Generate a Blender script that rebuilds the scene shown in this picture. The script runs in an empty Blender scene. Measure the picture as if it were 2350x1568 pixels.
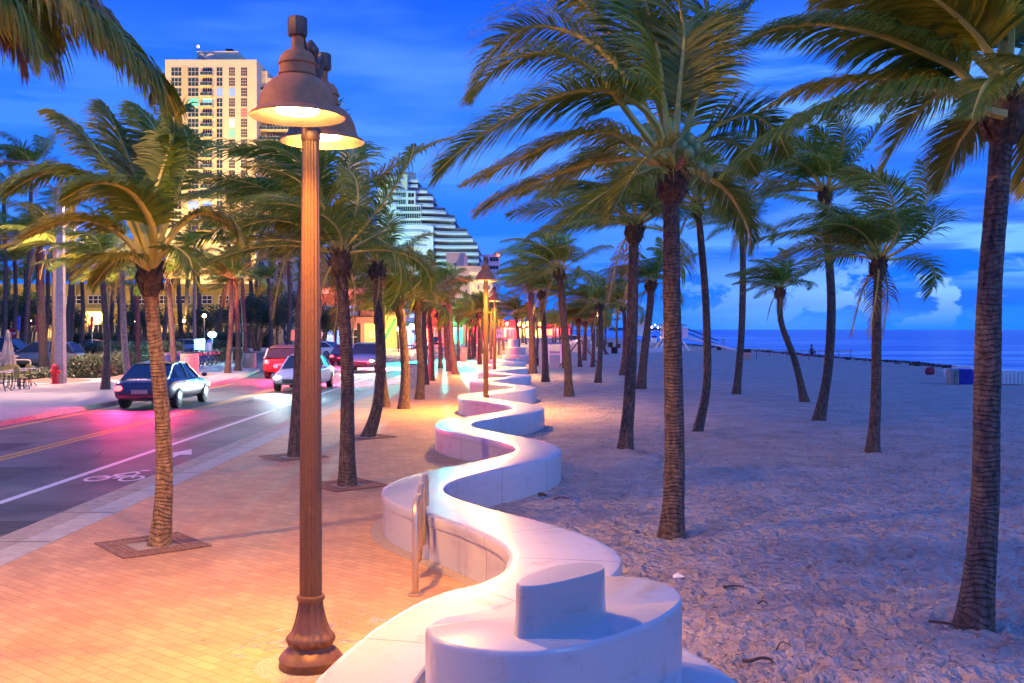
import bpy, math, random
from math import sin, cos, pi, radians as R, sqrt
from mathutils import Vector as V, Matrix, noise
random.seed(7)
S = bpy.context.scene
COL = S.collection
F = 2285.0; CU = 1175.0; HV = 756.0; CH = 2.4
def gp(u, v, z=0.0):
    y = F*(CH-z)/(v-HV); return V(((u-CU)/F*y, y, z))
def at(u, v, y): return V(((u-CU)/F*y, y, CH-(v-HV)/F*y))
# ---------------------------------------------------------------- mesh builder
class MB:
    def __init__(s): s.v=[]; s.f=[]; s.m=[]; s.uv=None
    def add(s, vs, fs, m=0):
        o=len(s.v); s.v+= [tuple(p) for p in vs]; s.f+=[tuple(i+o for i in f) for f in fs]; s.m+=[m]*len(fs); return s
    def box(s, x0,x1,y0,y1,z0,z1, m=0):
        return s.add([(x0,y0,z0),(x1,y0,z0),(x1,y1,z0),(x0,y1,z0),(x0,y0,z1),(x1,y0,z1),(x1,y1,z1),(x0,y1,z1)],
          [(0,3,2,1),(4,5,6,7),(0,1,5,4),(1,2,6,5),(2,3,7,6),(3,0,4,7)],m)
    def bar(s, a, b, w, h=None, m=0):
        a=V(a); b=V(b); h=h or w; t=(b-a).normalized(); up=V((0,0,1)) if abs(t.z)<.95 else V((0,1,0))
        n=t.cross(up).normalized()*w/2; q=n.cross(t).normalized()*h/2
        return s.add([a-n-q,a+n-q,a+n+q,a-n+q,b-n-q,b+n-q,b+n+q,b-n+q],[(0,3,2,1),(4,5,6,7),(0,1,5,4),(1,2,6,5),(2,3,7,6),(3,0,4,7)],m)
    def tube(s, pts, rad, n=10, m=0, cap=True, flute=None):
        pts=[V(p) for p in pts]; k=len(pts)
        if not hasattr(rad,'__len__'): rad=[rad]*k
        o=len(s.v); ref=None
        for i,p in enumerate(pts):
            t=(pts[min(i+1,k-1)]-pts[max(i-1,0)]).normalized()
            if ref is None:
                ref=V((1,0,0)) if abs(t.x)<.9 else V((0,1,0))
            a=(ref-t*ref.dot(t)).normalized(); b=t.cross(a); ref=a
            for j in range(n):
                w=2*pi*j/n; r=rad[i]*(flute(j,i) if flute else 1)
                s.v.append(tuple(p+a*cos(w)*r+b*sin(w)*r))
        for i in range(k-1):
            for j in range(n):
                s.f.append((o+i*n+j,o+i*n+(j+1)%n,o+(i+1)*n+(j+1)%n,o+(i+1)*n+j)); s.m.append(m)
        if cap:
            s.f.append(tuple(o+j for j in range(n))[::-1]); s.m.append(m)
            s.f.append(tuple(o+(k-1)*n+j for j in range(n))); s.m.append(m)
        return s
    def lathe(s, prof, n=24, c=(0,0,0), m=0, mod=None, cap=True, sx=1, sy=1):
        o=len(s.v); k=len(prof)
        for i,(r,z) in enumerate(prof):
            for j in range(n):
                w=2*pi*j/n; q=r*(mod(j,i) if mod else 1); s.v.append((c[0]+cos(w)*q*sx,c[1]+sin(w)*q*sy,c[2]+z))
        for i in range(k-1):
            for j in range(n):
                s.f.append((o+i*n+j,o+i*n+(j+1)%n,o+(i+1)*n+(j+1)%n,o+(i+1)*n+j)); s.m.append(m)
        if cap:
            s.f.append(tuple(o+j for j in range(n))[::-1]); s.m.append(m)
            s.f.append(tuple(o+(k-1)*n+j for j in range(n))); s.m.append(m)
        return s
    def prism(s, poly, z0, z1, m=0):
        n=len(poly)
        vs=[(p[0],p[1],z0) for p in poly]+[(p[0],p[1],z1) for p in poly]
        return s.add(vs,[tuple(range(n))[::-1],tuple(range(n,2*n))]+[(i,(i+1)%n,n+(i+1)%n,n+i) for i in range(n)],m)
    def sheet(s, poly, z, m=0):
        return s.add([(p[0],p[1],z) for p in poly],[tuple(range(len(poly)))],m)
    def ell(s, c, rx, ry, rz, n=12, k=8, m=0):
        return s.lathe([(max(1e-3,sin(pi*i/k)),-cos(pi*i/k)*rz) for i in range(k+1)],n,c,m,sx=rx,sy=ry)
    def mesh(s, name, mats, smooth=True, auto=40):
        me=bpy.data.meshes.new(name); me.from_pydata(s.v,[],s.f)
        if not isinstance(mats,(list,tuple)): mats=[mats]
        for x in mats: me.materials.append(x)
        if len(mats)>1: me.polygons.foreach_set('material_index',s.m)
        if smooth:
            me.polygons.foreach_set('use_smooth',[True]*len(me.polygons))
            if auto: me.set_sharp_from_angle(angle=R(auto))
        me.update(); return me
    def build(s, name, mats, parent=None, **k):
        return link(name, s.mesh(name,mats,**k), parent)
def link(name, data, parent=None, loc=None):
    o=bpy.data.objects.new(name,data); COL.objects.link(o); o.parent=parent
    if loc is not None: o.location=loc
    return o
def tag(o, label, cat, group=None):
    o['label']=label; o['category']=cat
    if group: o['group']=group
    return o
def thing(name, label, cat, loc=(0,0,0), rz=0, group=None):
    o=link(name,None,None,loc); o.rotation_euler=(0,0,rz); return tag(o,label,cat,group)
KIDS={}
def kids(o): return [c for c in COL.objects if c.parent==o]
def dup(o, loc=None, rz=None, label=None, group=None, scale=None, _top=True, parent=None):
    c=o.copy(); COL.objects.link(c)
    if parent: c.parent=parent
    for k in kids(o):
        if k is not c: dup(k,_top=False,parent=c)
    if _top:
        if loc is not None: c.location=loc
        if rz is not None: c.rotation_euler=(0,0,rz)
        if scale is not None: c.scale=(scale,)*3 if not hasattr(scale,'__len__') else scale
        if label: c['label']=label
        if group: c['group']=group
    return c
def struct(o): o['kind']='structure'; return o
# ---------------------------------------------------------------- materials
def nmat(name):
    m=bpy.data.materials.new(name); m.use_nodes=True; nt=m.node_tree
    return m, nt, nt.nodes['Principled BSDF']
def mat(name, col, rough=.6, metal=0, var=.25, scale=6, bump=0, bscale=None, emit=None, es=0, col2=None, coat=0, trans=0, stretch=None, detail=6):
    m,nt,b=nmat(name); N=nt.nodes; L=nt.links
    b.inputs['Roughness'].default_value=rough; b.inputs['Metallic'].default_value=metal
    if coat: b.inputs['Coat Weight'].default_value=coat; b.inputs['Coat Roughness'].default_value=.1
    if trans: b.inputs['Transmission Weight'].default_value=trans
    tc=N.new('ShaderNodeTexCoord'); src=tc.outputs['Object']
    if stretch:
        mp=N.new('ShaderNodeMapping'); mp.inputs['Scale'].default_value=stretch; L.new(src,mp.inputs[0]); src=mp.outputs[0]
    nz=N.new('ShaderNodeTexNoise'); nz.inputs['Scale'].default_value=scale; nz.inputs['Detail'].default_value=detail; nz.inputs['Roughness'].default_value=.62
    L.new(src,nz.inputs['Vector'])
    mx=N.new('ShaderNodeMix'); mx.data_type='RGBA'
    c2=col2 or tuple(c*(1-var) for c in col); c1=col if col2 else tuple(min(1,c*(1+var*.6)) for c in col)
    mx.inputs[6].default_value=(*c2,1); mx.inputs[7].default_value=(*c1,1)
    rm=N.new('ShaderNodeMapRange'); rm.inputs[1].default_value=.32; rm.inputs[2].default_value=.68
    L.new(nz.outputs['Fac'],rm.inputs[0]); L.new(rm.outputs[0],mx.inputs[0]); L.new(mx.outputs[2],b.inputs['Base Color'])
    if bump:
        n2=N.new('ShaderNodeTexNoise'); n2.inputs['Scale'].default_value=bscale or scale*4; n2.inputs['Detail'].default_value=5; L.new(src,n2.inputs['Vector'])
        bp=N.new('ShaderNodeBump'); bp.inputs['Strength'].default_value=min(1,bump); bp.inputs['Distance'].default_value=.02; L.new(n2.outputs['Fac'],bp.inputs['Height']); L.new(bp.outputs[0],b.inputs['Normal'])
    if emit: b.inputs['Emission Color'].default_value=(*emit,1); b.inputs['Emission Strength'].default_value=es
    m.diffuse_color=(*col,1); return m
def glow(name, col, s): return mat(name, tuple(min(.8,c*.5+.1) for c in col), .4, emit=col, es=s, var=.05)

def trunk_mat(name, c1, c2, freq):
    m,nt,b=nmat(name); N=nt.nodes; L=nt.links; b.inputs['Roughness'].default_value=.85
    tc=N.new('ShaderNodeTexCoord'); sp=N.new('ShaderNodeSeparateXYZ'); L.new(tc.outputs['Object'],sp.inputs[0])
    nz=N.new('ShaderNodeTexNoise'); nz.inputs['Scale'].default_value=1.7; nz.inputs['Detail'].default_value=5; L.new(tc.outputs['Object'],nz.inputs['Vector'])
    a=N.new('ShaderNodeMath'); a.operation='MULTIPLY_ADD'; a.inputs[1].default_value=.42; L.new(nz.outputs['Fac'],a.inputs[0]); L.new(sp.outputs['Z'],a.inputs[2])
    f=N.new('ShaderNodeMath'); f.operation='MULTIPLY'; f.inputs[1].default_value=freq; L.new(a.outputs[0],f.inputs[0])
    fr=N.new('ShaderNodeMath'); fr.operation='FRACT'; L.new(f.outputs[0],fr.inputs[0])
    rp=N.new('ShaderNodeValToRGB'); e=rp.color_ramp.elements; e[0].position=0; e[0].color=(.3,.3,.3,1); e[1].position=.3; e[1].color=(1,1,1,1)
    x=rp.color_ramp.elements.new(.9); x.color=(.75,.75,.75,1); L.new(fr.outputs[0],rp.inputs[0])
    mp=N.new('ShaderNodeMapping'); mp.inputs['Scale'].default_value=(22,22,9); L.new(tc.outputs['Object'],mp.inputs[0])
    n2=N.new('ShaderNodeTexNoise'); n2.inputs['Scale'].default_value=1; n2.inputs['Detail'].default_value=6; n2.inputs['Roughness'].default_value=.7; L.new(mp.outputs[0],n2.inputs['Vector'])
    rm=N.new('ShaderNodeMapRange'); rm.inputs[1].default_value=.36; rm.inputs[2].default_value=.64; L.new(n2.outputs['Fac'],rm.inputs[0])
    mx=N.new('ShaderNodeMix'); mx.data_type='RGBA'; mx.inputs[6].default_value=(*c2,1); mx.inputs[7].default_value=(*c1,1); L.new(rm.outputs[0],mx.inputs[0])
    m2=N.new('ShaderNodeMix'); m2.data_type='RGBA'; m2.blend_type='MULTIPLY'; m2.inputs[0].default_value=.45; L.new(mx.outputs[2],m2.inputs[6]); L.new(rp.outputs[0],m2.inputs[7]); L.new(m2.outputs[2],b.inputs['Base Color'])
    ad=N.new('ShaderNodeMath'); ad.operation='MULTIPLY_ADD'; ad.inputs[1].default_value=.7; L.new(n2.outputs['Fac'],ad.inputs[0]); L.new(rp.outputs[0],ad.inputs[2])
    bp=N.new('ShaderNodeBump'); bp.inputs['Strength'].default_value=.9; bp.inputs['Distance'].default_value=.02; L.new(ad.outputs[0],bp.inputs['Height']); L.new(bp.outputs[0],b.inputs['Normal'])
    return m
def leaf_mat(name, c1, c2, tr=.35):
    m,nt,b=nmat(name); N=nt.nodes; L=nt.links; b.inputs['Roughness'].default_value=.42
    g=N.new('ShaderNodeNewGeometry'); tc=N.new('ShaderNodeTexCoord'); nz=N.new('ShaderNodeTexNoise'); nz.inputs['Scale'].default_value=2.2; nz.inputs['Detail'].default_value=4; L.new(tc.outputs['Object'],nz.inputs['Vector'])
    ad=N.new('ShaderNodeMath'); ad.operation='MULTIPLY_ADD'; ad.inputs[1].default_value=.45; L.new(g.outputs['Random Per Island'],ad.inputs[0]); L.new(nz.outputs['Fac'],ad.inputs[2])
    rm=N.new('ShaderNodeMapRange'); rm.inputs[1].default_value=.4; rm.inputs[2].default_value=1.05; L.new(ad.outputs[0],rm.inputs[0])
    mx=N.new('ShaderNodeMix'); mx.data_type='RGBA'; mx.inputs[6].default_value=(*c2,1); mx.inputs[7].default_value=(*c1,1); L.new(rm.outputs[0],mx.inputs[0]); L.new(mx.outputs[2],b.inputs['Base Color'])
    tl=N.new('ShaderNodeBsdfTranslucent'); L.new(mx.outputs[2],tl.inputs[0]); ms=N.new('ShaderNodeMixShader'); ms.inputs[0].default_value=tr
    L.new(b.outputs[0],ms.inputs[1]); L.new(tl.outputs[0],ms.inputs[2]); L.new(ms.outputs[0],N['Material Output'].inputs[0])
    return m
M={}
M['bark']=trunk_mat('palm_bark',(.2,.135,.095),(.045,.03,.022),23)
M['barkgrey']=trunk_mat('grey_palm_bark',(.42,.36,.30),(.14,.10,.075),19)
M['barkwarm']=trunk_mat('lamplit_palm_bark',(.46,.28,.12),(.12,.065,.03),23)  # warmer copy of the bark, orange lamp glow put into its colour
M['leaf']=leaf_mat('palm_leaf',(.33,.4,.035),(.09,.18,.02),.5)
M['leafy']=leaf_mat('palm_leaf_yellow',(.5,.42,.03),(.17,.19,.016),.45)
M['leafd']=leaf_mat('dry_and_lit_palm_leaf',(.52,.3,.08),(.2,.12,.035),.4)  # dead fronds, brightened to paint lamplight on the corner fronds too
M['rachis']=mat('rachis',(.55,.45,.07),.45,var=.2)
M['fibre']=mat('palm_fibre',(.13,.08,.045),.95,var=.7,scale=14,bump=.8)
M['nut']=mat('coconut_husk',(.22,.27,.06),.4,var=.3,scale=9)
M['bronze']=mat('bronze_metal',(.17,.085,.042),.45,.3,var=.18,scale=40)
M['bronze_shade']=mat('bronze_shade',(.5,.2,.08),.6,.0,var=.18,scale=12); M['bronze_shade'].node_tree.nodes['Principled BSDF'].inputs['Specular IOR Level'].default_value=.25
M['shade_in']=mat('shade_inside',(.6,.42,.25),.5,.2)
M['lamp']=glow('lamp_glass',(1,.66,.26),30)
M['steel']=mat('brushed_steel',(.68,.5,.28),.38,.85,var=.1,scale=40)
M['concrete']=mat('concrete',(.42,.39,.34),.8,var=.2,scale=5,bump=.35,bscale=60)
M['pebble']=mat('pebble_concrete',(.45,.36,.26),.85,var=.45,scale=60,bump=.7,bscale=90)
M['white']=mat('white_paint',(.78,.77,.74),.45,var=.08)
M['paint_white']=mat('road_paint',(.62,.62,.6),.7,var=.22,scale=18)
M['paint_yellow']=mat('road_paint_yellow',(.6,.36,.04),.7,var=.25,scale=18)
M['black']=mat('black_metal',(.025,.025,.028),.45,.4)
M['dark']=mat('dark_rubber',(.02,.02,.02),.8)
M['glassd']=mat('dark_glass',(.03,.035,.04),.08,0,var=.1)
M['soil']=mat('soil',(.11,.08,.05),.95,var=.4,bump=.5)
M['mulch']=mat('red_mulch',(.36,.16,.11),.95,var=.45,scale=16,bump=.9,bscale=40)
M['wood']=mat('weathered_wood',(.17,.11,.08),.85,var=.5,scale=8,stretch=(6,6,1))
M['red']=mat('red_enamel',(.62,.02,.02),.3,var=.1,coat=.4)
def ring_pts(c, r, n=40): return [(c[0]+r*cos(2*pi*i/n), c[1]+r*sin(2*pi*i/n)) for i in range(n)]
def spline(pts, n):
    pts=[V(p) for p in pts]; P=[pts[0]*2-pts[1]]+pts+[pts[-1]*2-pts[-2]]; out=[]; k=len(pts)-1
    for i in range(n):
        t=i/(n-1)*k; j=min(int(t),k-1); t-=j; a,b,c,d=P[j:j+4]
        out.append(.5*((2*b)+(c-a)*t+(2*a-5*b+4*c-d)*t*t+(3*b-a-3*c+d)*t**3))
    return out
# ================================================================ camera, world
cam=bpy.data.cameras.new('camera'); co=link('camera',cam); S.camera=co
co.location=(0,0,CH); co.rotation_euler=(R(90),0,0); cam.lens=35.0; cam.sensor_width=36.0
cam.shift_y=-(784-756)/2350.0; cam.clip_end=20000; cam.clip_start=.1
S.view_settings.view_transform='Standard'; S.view_settings.look='None'; S.view_settings.exposure=.75; S.view_settings.gamma=1
w=bpy.data.worlds.new('World'); S.world=w; w.use_nodes=True; nt=w.node_tree; N=nt.nodes; L=nt.links
bg=N['Background']; tc=N.new('ShaderNodeTexCoord'); sp=N.new('ShaderNodeSeparateXYZ'); L.new(tc.outputs['Generated'],sp.inputs[0])
def math_(op,a,b=None,c=None,clamp=False):
    n=N.new('ShaderNodeMath'); n.operation=op; n.use_clamp=clamp
    for i,x in enumerate((a,b,c)):
        if x is None: continue
        if isinstance(x,(int,float)): n.inputs[i].default_value=x
        else: L.new(x,n.inputs[i])
    return n.outputs[0]
def ramp(x, els):
    r=N.new('ShaderNodeValToRGB'); e=r.color_ramp.elements
    e[0].position=els[0][0]; e[0].color=(*els[0][1],1); e[1].position=els[1][0]; e[1].color=(*els[1][1],1)
    for p,c in els[2:]: q=e.new(p); q.color=(*c,1)
    L.new(x,r.inputs[0]); return r.outputs[0]
def mixc(f,a,b):
    m=N.new('ShaderNodeMix'); m.data_type='RGBA'
    for i,x in ((0,f),(6,a),(7,b)):
        if isinstance(x,(int,float)): m.inputs[i].default_value=x
        elif isinstance(x,tuple): m.inputs[i].default_value=(*x,1)
        else: L.new(x,m.inputs[i])
    return m.outputs[2]
Z=sp.outputs['Z']; X=sp.outputs['X']
base=ramp(Z,[(0,(.012,.15,.8)),(.06,(.006,.115,.8)),(.14,(.022,.155,.82)),(.24,(.016,.12,.74)),(.33,(.006,.07,.58)),(.5,(.03,.12,.7))])
def cloud(scale, sx, sz, lo, hi, det=6, off=(0,0,0), dist=0):
    mp=N.new('ShaderNodeMapping'); mp.inputs['Scale'].default_value=(sx,sx,sz); mp.inputs['Location'].default_value=off; L.new(tc.outputs['Generated'],mp.inputs[0])
    n=N.new('ShaderNodeTexNoise'); n.inputs['Scale'].default_value=scale; n.inputs['Detail'].default_value=det; n.inputs['Roughness'].default_value=.55; n.inputs['Distortion'].default_value=dist; L.new(mp.outputs[0],n.inputs['Vector'])
    r=N.new('ShaderNodeMapRange'); r.interpolation_type='SMOOTHSTEP'; r.inputs[1].default_value=lo; r.inputs[2].default_value=hi; L.new(n.outputs['Fac'],r.inputs[0]); return r.outputs[0]
right=math_('MULTIPLY_ADD',X,3.2,-.15,True)
# soft smear clouds
c1=cloud(2.2,1,5,.50,.72,4,(3,1,0)); c1=math_('MULTIPLY',c1,.5)
sky=mixc(c1,base,(.10,.27,.9))
# streaky cloud layers over the sea
c2=cloud(2.6,1,9,.47,.56,5,(0,2,.3)); bandm=ramp(Z,[(0,(0,0,0)),(.035,(.0,.0,.0)),(.055,(1,1,1)),(.2,(.9,.9,.9)),(.3,(.1,.1,.1))])
c2=math_('MULTIPLY',math_('MULTIPLY',c2,bandm),math_('MULTIPLY_ADD',right,.8,.2)); sky=mixc(math_('MULTIPLY',c2,.8),sky,(.15,.40,.9))
c3=cloud(2.0,1,13,.50,.58,4,(5,2,1)); b3=ramp(Z,[(0,(.4,.4,.4)),(.02,(.6,.6,.6)),(.1,(.9,.9,.9)),(.24,(0,0,0))])
c3=math_('MULTIPLY',math_('MULTIPLY',c3,b3),right); sky=mixc(math_('MULTIPLY',c3,.85),sky,(.012,.085,.58))
# puffy tops low on the horizon
c4=cloud(16,1,1.7,.49,.56,7,(1,4,2),.3); b4=ramp(Z,[(0,(0,0,0)),(.012,(.3,.3,.3)),(.035,(1,1,1)),(.055,(.8,.8,.8)),(.075,(0,0,0))])
c4=math_('MULTIPLY',math_('MULTIPLY',c4,b4),right); sky=mixc(math_('MULTIPLY',c4,.8),sky,(.2,.42,.9))
L.new(sky,bg.inputs[0]); bg.inputs[1].default_value=1.0
try: w.cycles.sampling_method='MANUAL'; w.cycles.sample_map_resolution=512
except Exception: pass
# one faint sun lamp standing for the twilight glow above the sea
sn=bpy.data.lights.new('twilight_sun','SUN'); sn.energy=.5; sn.angle=R(25); sn.color=(.35,.5,1.0); so=link('twilight_sun',sn); so.rotation_euler=(R(62),0,R(55))
def spot(name, loc, e, col, ang=150, blend=.5, r=.1, target=None, parent=None):
    l=bpy.data.lights.new(name,'SPOT'); l.energy=e; l.color=col; l.spot_size=R(ang); l.spot_blend=blend; l.shadow_soft_size=r
    o=link(name,l,parent,loc)
    if target is not None: o.rotation_euler=(V(target)-V(loc)).to_track_quat('-Z','Y').to_euler()
    return o
def point(name, loc, e, col, r=.1, parent=None):
    l=bpy.data.lights.new(name,'POINT'); l.energy=e; l.color=col; l.shadow_soft_size=r; return link(name,l,parent,loc)
# ================================================================ ground sheets
def brick_mat():
    m,nt,b=nmat('brick_paving'); N=nt.nodes; L=nt.links; b.inputs['Roughness'].default_value=.68
    tc=N.new('ShaderNodeTexCoord'); mp=N.new('ShaderNodeMapping'); mp.inputs['Rotation'].default_value=(0,0,R(38)); L.new(tc.outputs['Object'],mp.inputs[0])
    br=N.new('ShaderNodeTexBrick'); br.offset=.5; br.inputs['Scale'].default_value=1; br.inputs['Brick Width'].default_value=.21; br.inputs['Row Height'].default_value=.105
    br.inputs['Mortar Size'].default_value=.003; br.inputs['Mortar Smooth'].default_value=.3; br.inputs['Bias'].default_value=.15
    br.inputs['Color1'].default_value=(.62,.355,.165,1); br.inputs['Color2'].default_value=(.50,.275,.13,1); br.inputs['Mortar'].default_value=(.22,.12,.06,1); L.new(mp.outputs[0],br.inputs['Vector'])
    nz=N.new('ShaderNodeTexNoise'); nz.inputs['Scale'].default_value=1.3; nz.inputs['Detail'].default_value=9; nz.inputs['Roughness'].default_value=.7; L.new(tc.outputs['Object'],nz.inputs['Vector'])
    r=N.new('ShaderNodeMapRange'); r.inputs[1].default_value=.3; r.inputs[2].default_value=.7; r.inputs[3].default_value=.76; r.inputs[4].default_value=1.12; L.new(nz.outputs['Fac'],r.inputs[0])
    mx=N.new('ShaderNodeMix'); mx.data_type='RGBA'; mx.blend_type='MULTIPLY'; mx.inputs[0].default_value=1; L.new(br.outputs['Color'],mx.inputs[6]); L.new(r.outputs[0],mx.inputs[7])
    ng=N.new('ShaderNodeTexNoise'); ng.inputs['Scale'].default_value=14; ng.inputs['Detail'].default_value=2; L.new(tc.outputs['Object'],ng.inputs['Vector'])
    rg=N.new('ShaderNodeMapRange'); rg.inputs[1].default_value=.255; rg.inputs[2].default_value=.285; rg.inputs[3].default_value=.45; L.new(ng.outputs['Fac'],rg.inputs[0])
    mg=N.new('ShaderNodeMix'); mg.data_type='RGBA'; mg.blend_type='MULTIPLY'; mg.inputs[0].default_value=1; L.new(mx.outputs[2],mg.inputs[6]); L.new(rg.outputs[0],mg.inputs[7]); L.new(mg.outputs[2],b.inputs['Base Color'])
    n2=N.new('ShaderNodeTexNoise'); n2.inputs['Scale'].default_value=90; L.new(tc.outputs['Object'],n2.inputs['Vector'])
    a=N.new('ShaderNodeMath'); a.operation='MULTIPLY_ADD'; a.inputs[1].default_value=.35; L.new(n2.outputs['Fac'],a.inputs[0]); 
    iv=N.new('ShaderNodeMath'); iv.operation='SUBTRACT'; iv.inputs[0].default_value=1; L.new(br.outputs['Fac'],iv.inputs[1]); L.new(iv.outputs[0],a.inputs[2])
    bp=N.new('ShaderNodeBump'); bp.inputs['Strength'].default_value=.55; bp.inputs['Distance'].default_value=.006; L.new(a.outputs[0],bp.inputs['Height']); L.new(bp.outputs[0],b.inputs['Normal'])
    return m
M['brick']=brick_mat()
M['asphalt']=mat('asphalt',(.105,.108,.095),.62,var=.62,scale=.55,bump=.6,bscale=120,detail=12)
M['sidewalk']=mat('sidewalk',(.36,.32,.28),.75,var=.18,scale=2,bump=.3,bscale=50)
M['kerb']=mat('kerb_stone',(.36,.3,.23),.8,var=.25,scale=6,bump=.4)
M['grass']=mat('lawn',(.06,.1,.02),.9,var=.5,scale=7,bump=.9,bscale=60)
M['ground']=mat('ground_earth',(.13,.12,.09),.95,var=.3,scale=.3)
struct(MB().sheet([(-1500,-60),(20,-60),(20,2500),(-1500,2500)],-.30).build('ground',M['ground']))
# road with a side street
RZ=-.12
road=[(-13.3,-30),(-5.9,-30),(-5.9,500),(-12.9,500),(-12.9,112),(-14.5,107),(-18,104),(-90,100),(-90,72),(-24,70),(-18.5,66.5),(-15.2,60),(-13.9,52),(-13.3,44)]
struct(MB().sheet(road,RZ).build('road',M['asphalt']))
def kerb(name,pts,w=.3,z0=-.29,z1=0.005):
    pts=[V((p[0],p[1],0)) for p in pts]; mb=MB(); a=[];b=[]
    for i,p in enumerate(pts):
        t=(pts[min(i+1,len(pts)-1)]-pts[max(0,i-1)]).normalized(); n=V((-t.y,t.x,0)); a.append(p); b.append(p+n*w)
    k=len(pts); mb.add([(q.x,q.y,z0) for q in a]+[(q.x,q.y,z1) for q in a]+[(q.x,q.y,z1) for q in b]+[(q.x,q.y,z0) for q in b],
      [(j*k+i,j*k+i+1,(j+1)*k+i+1,(j+1)*k+i) for j in range(3) for i in range(k-1)]); return struct(mb.build(name,M['kerb'],auto=30))
kerb('kerb_beachside',[(-5.9,500),(-5.9,100),(-5.9,-30)],-.0+.34)
kerb('kerb_townside',[(-13.3,-30),(-13.3,44),(-13.9,52),(-15.2,60),(-18.5,66.5),(-24,70),(-90,72)],.3)
kerb('kerb_corner',[(-90,100),(-18,104),(-14.5,107),(-12.9,112),(-12.9,500)],.3)
# light strip behind the beachside kerb
struct(MB().box(-5.56,-5.18,-30,300,-.25,.003).build('paving_border',M['concrete']))
M['joint']=mat('kerb_joint',(.12,.09,.07),.9)
mb=MB()
for i in range(60): mb.sheet([(-5.9,4+i*1.8),(-5.19,4+i*1.8),(-5.19,4.03+i*1.8),(-5.9,4.03+i*1.8)],.008)
struct(mb.build('kerb_joint',M['joint'],smooth=False))
M['patch']=mat('asphalt_patch',(.06,.055,.055),.8,var=.3,scale=3,bump=.5,bscale=90)
mb=MB(); 
for x0,x1,y0,y1 in ((-9.6,-8.5,15.5,18.2),(-8.2,-7.7,23,29),(-12.4,-10.6,20.5,22),(-7.2,-6.1,12.2,13.1),(-9.3,-8.4,34,36)): mb.sheet([(x0,y0),(x1,y0+.06),(x1+.05,y1),(x0-.04,y1-.05)],RZ+.002)
struct(mb.build('road_patch',M['patch'],smooth=False))
mb=MB(); rc=random.Random(8)
for k in range(9):
    x=rc.uniform(-12.5,-6.2); y=rc.uniform(10,30); a=rc.uniform(0,6.28)
    for j in range(26):
        a+=rc.gauss(0,.35); nx=x+cos(a)*.16; ny=y+sin(a)*.16
        if not -12.9<nx<-6.1: break
        w_=.006+.006*rc.random(); mb.sheet([(x-sin(a)*w_,y+cos(a)*w_),(x+sin(a)*w_,y-cos(a)*w_),(nx+sin(a)*w_,ny-cos(a)*w_),(nx-sin(a)*w_,ny+cos(a)*w_)],RZ+.003+.00001*j); x,y=nx,ny
struct(mb.build('road_crack',M['dark'],smooth=False))
# wall centre line -------------------------------------------------
apR=[8.4,16,24.4,33,41.5,50,58.5]; apL=[12.1,20.2,28.7,37,45.5,54,62.5]
ap=sorted([(y,.45 if y<9 else .42) for y in apR]+[(y,-1.2) for y in apL])
path=[]
for (y0,x0),(y1,x1) in zip(ap[:-1],ap[1:]):
    for i in range(14):
        t=i/14; path.append((x0+(x1-x0)*(.5-.5*cos(pi*t)),y0+(y1-y0)*t))
path.append((-1.2,62.5)); path+= [(-1.0,63.8),(-.3,64.8),(.5,65.2)]
near=[(.45,8.4),(.33,7.85),(.0,7.35),(-.36,7.0),(-.63,6.3),(-.79,5.55),(-.85,4.8),(-.72,4.1),(-.2,3.55),(.35,3.4),(.84,3.8),(1.0,4.6),(.97,5.35),(.78,5.95)]
near=[(p.x,p.y) for p in spline([(x,y,0) for x,y in near],70)]
path=near[::-1]+path[1:]
# pavement slab under the wall line
pr=[(-.36,-8),(-.9,3)]+[p for p in path if p[1]>=5.5 and (p[0]<.4 or p[1]>6.6)][0:]
pr=[(.6,-8),(-.9,3.5)]+[p for p in near if p[0]<.46 and p[1]>=5.0 and not (p[0]>.3 and p[1]<7.5)][::-1][::-1]
pr=[(.6,-8),(-.9,3.6),(-.9,4.8),(-.84,5.55),(-.66,6.3),(-.36,6.95),(0,7.35),(.33,7.85)]+[p for p in path if p[1]>8.3]+[(.6,66),(.6,300)]
struct(MB().prism([(-5.19,-8)]+pr+[(-5.19,300)],-.28,0).build('promenade',M['brick'],smooth=False))
struct(MB().prism([(-90,-30),(-13.6,-30),(-13.6,44),(-14.2,52),(-15.5,60),(-18.8,66.2),(-24,69.7),(-90,71.7)],-.28,0).build('sidewalk_townside',M['sidewalk'],smooth=False))
struct(MB().prism([(-120,100.3),(-18,104.3),(-14.8,107),(-13.2,112),(-13.2,420),(-120,420)],-.28,.0).build('sidewalk_corner',M['sidewalk'],smooth=False))
# lawn and mulch beds of the town side
struct(MB().prism([(-60,47),(-24,47),(-20.5,50),(-19.5,55),(-22,62),(-27,66),(-60,67)],-.1,.012).build('lawn',M['grass'],smooth=False))
def mound(name, c, rx, ry, h, m, n=26, k=7):
    mb=MB(); 
    for i in range(k+1):
        for j in range(n):
            a=2*pi*j/n; r=i/k*(1+.12*sin(3*a+c[0])); z=h*(cos(pi*min(1,i/k))*.5+.5)
            p=V((c[0]+rx*r*cos(a),c[1]+ry*r*sin(a),0)); mb.v.append((p.x,p.y,z+noise.noise(p*2)*.03*(1-i/k)+.005-(.03 if i==k else 0)))
    for i in range(k):
        for j in range(n): mb.f.append((i*n+j,(i+1)*n+j,(i+1)*n+(j+1)%n,i*n+(j+1)%n)); mb.m.append(0)
    return struct(mb.build(name,m,auto=None))
mound('mulch_bed',(-18.3,51.5),2.6,4.2,.32,M['mulch']); mound('mulch_bed',(-21.2,46.2),1.9,1.8,.14,M['mulch'])
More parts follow.
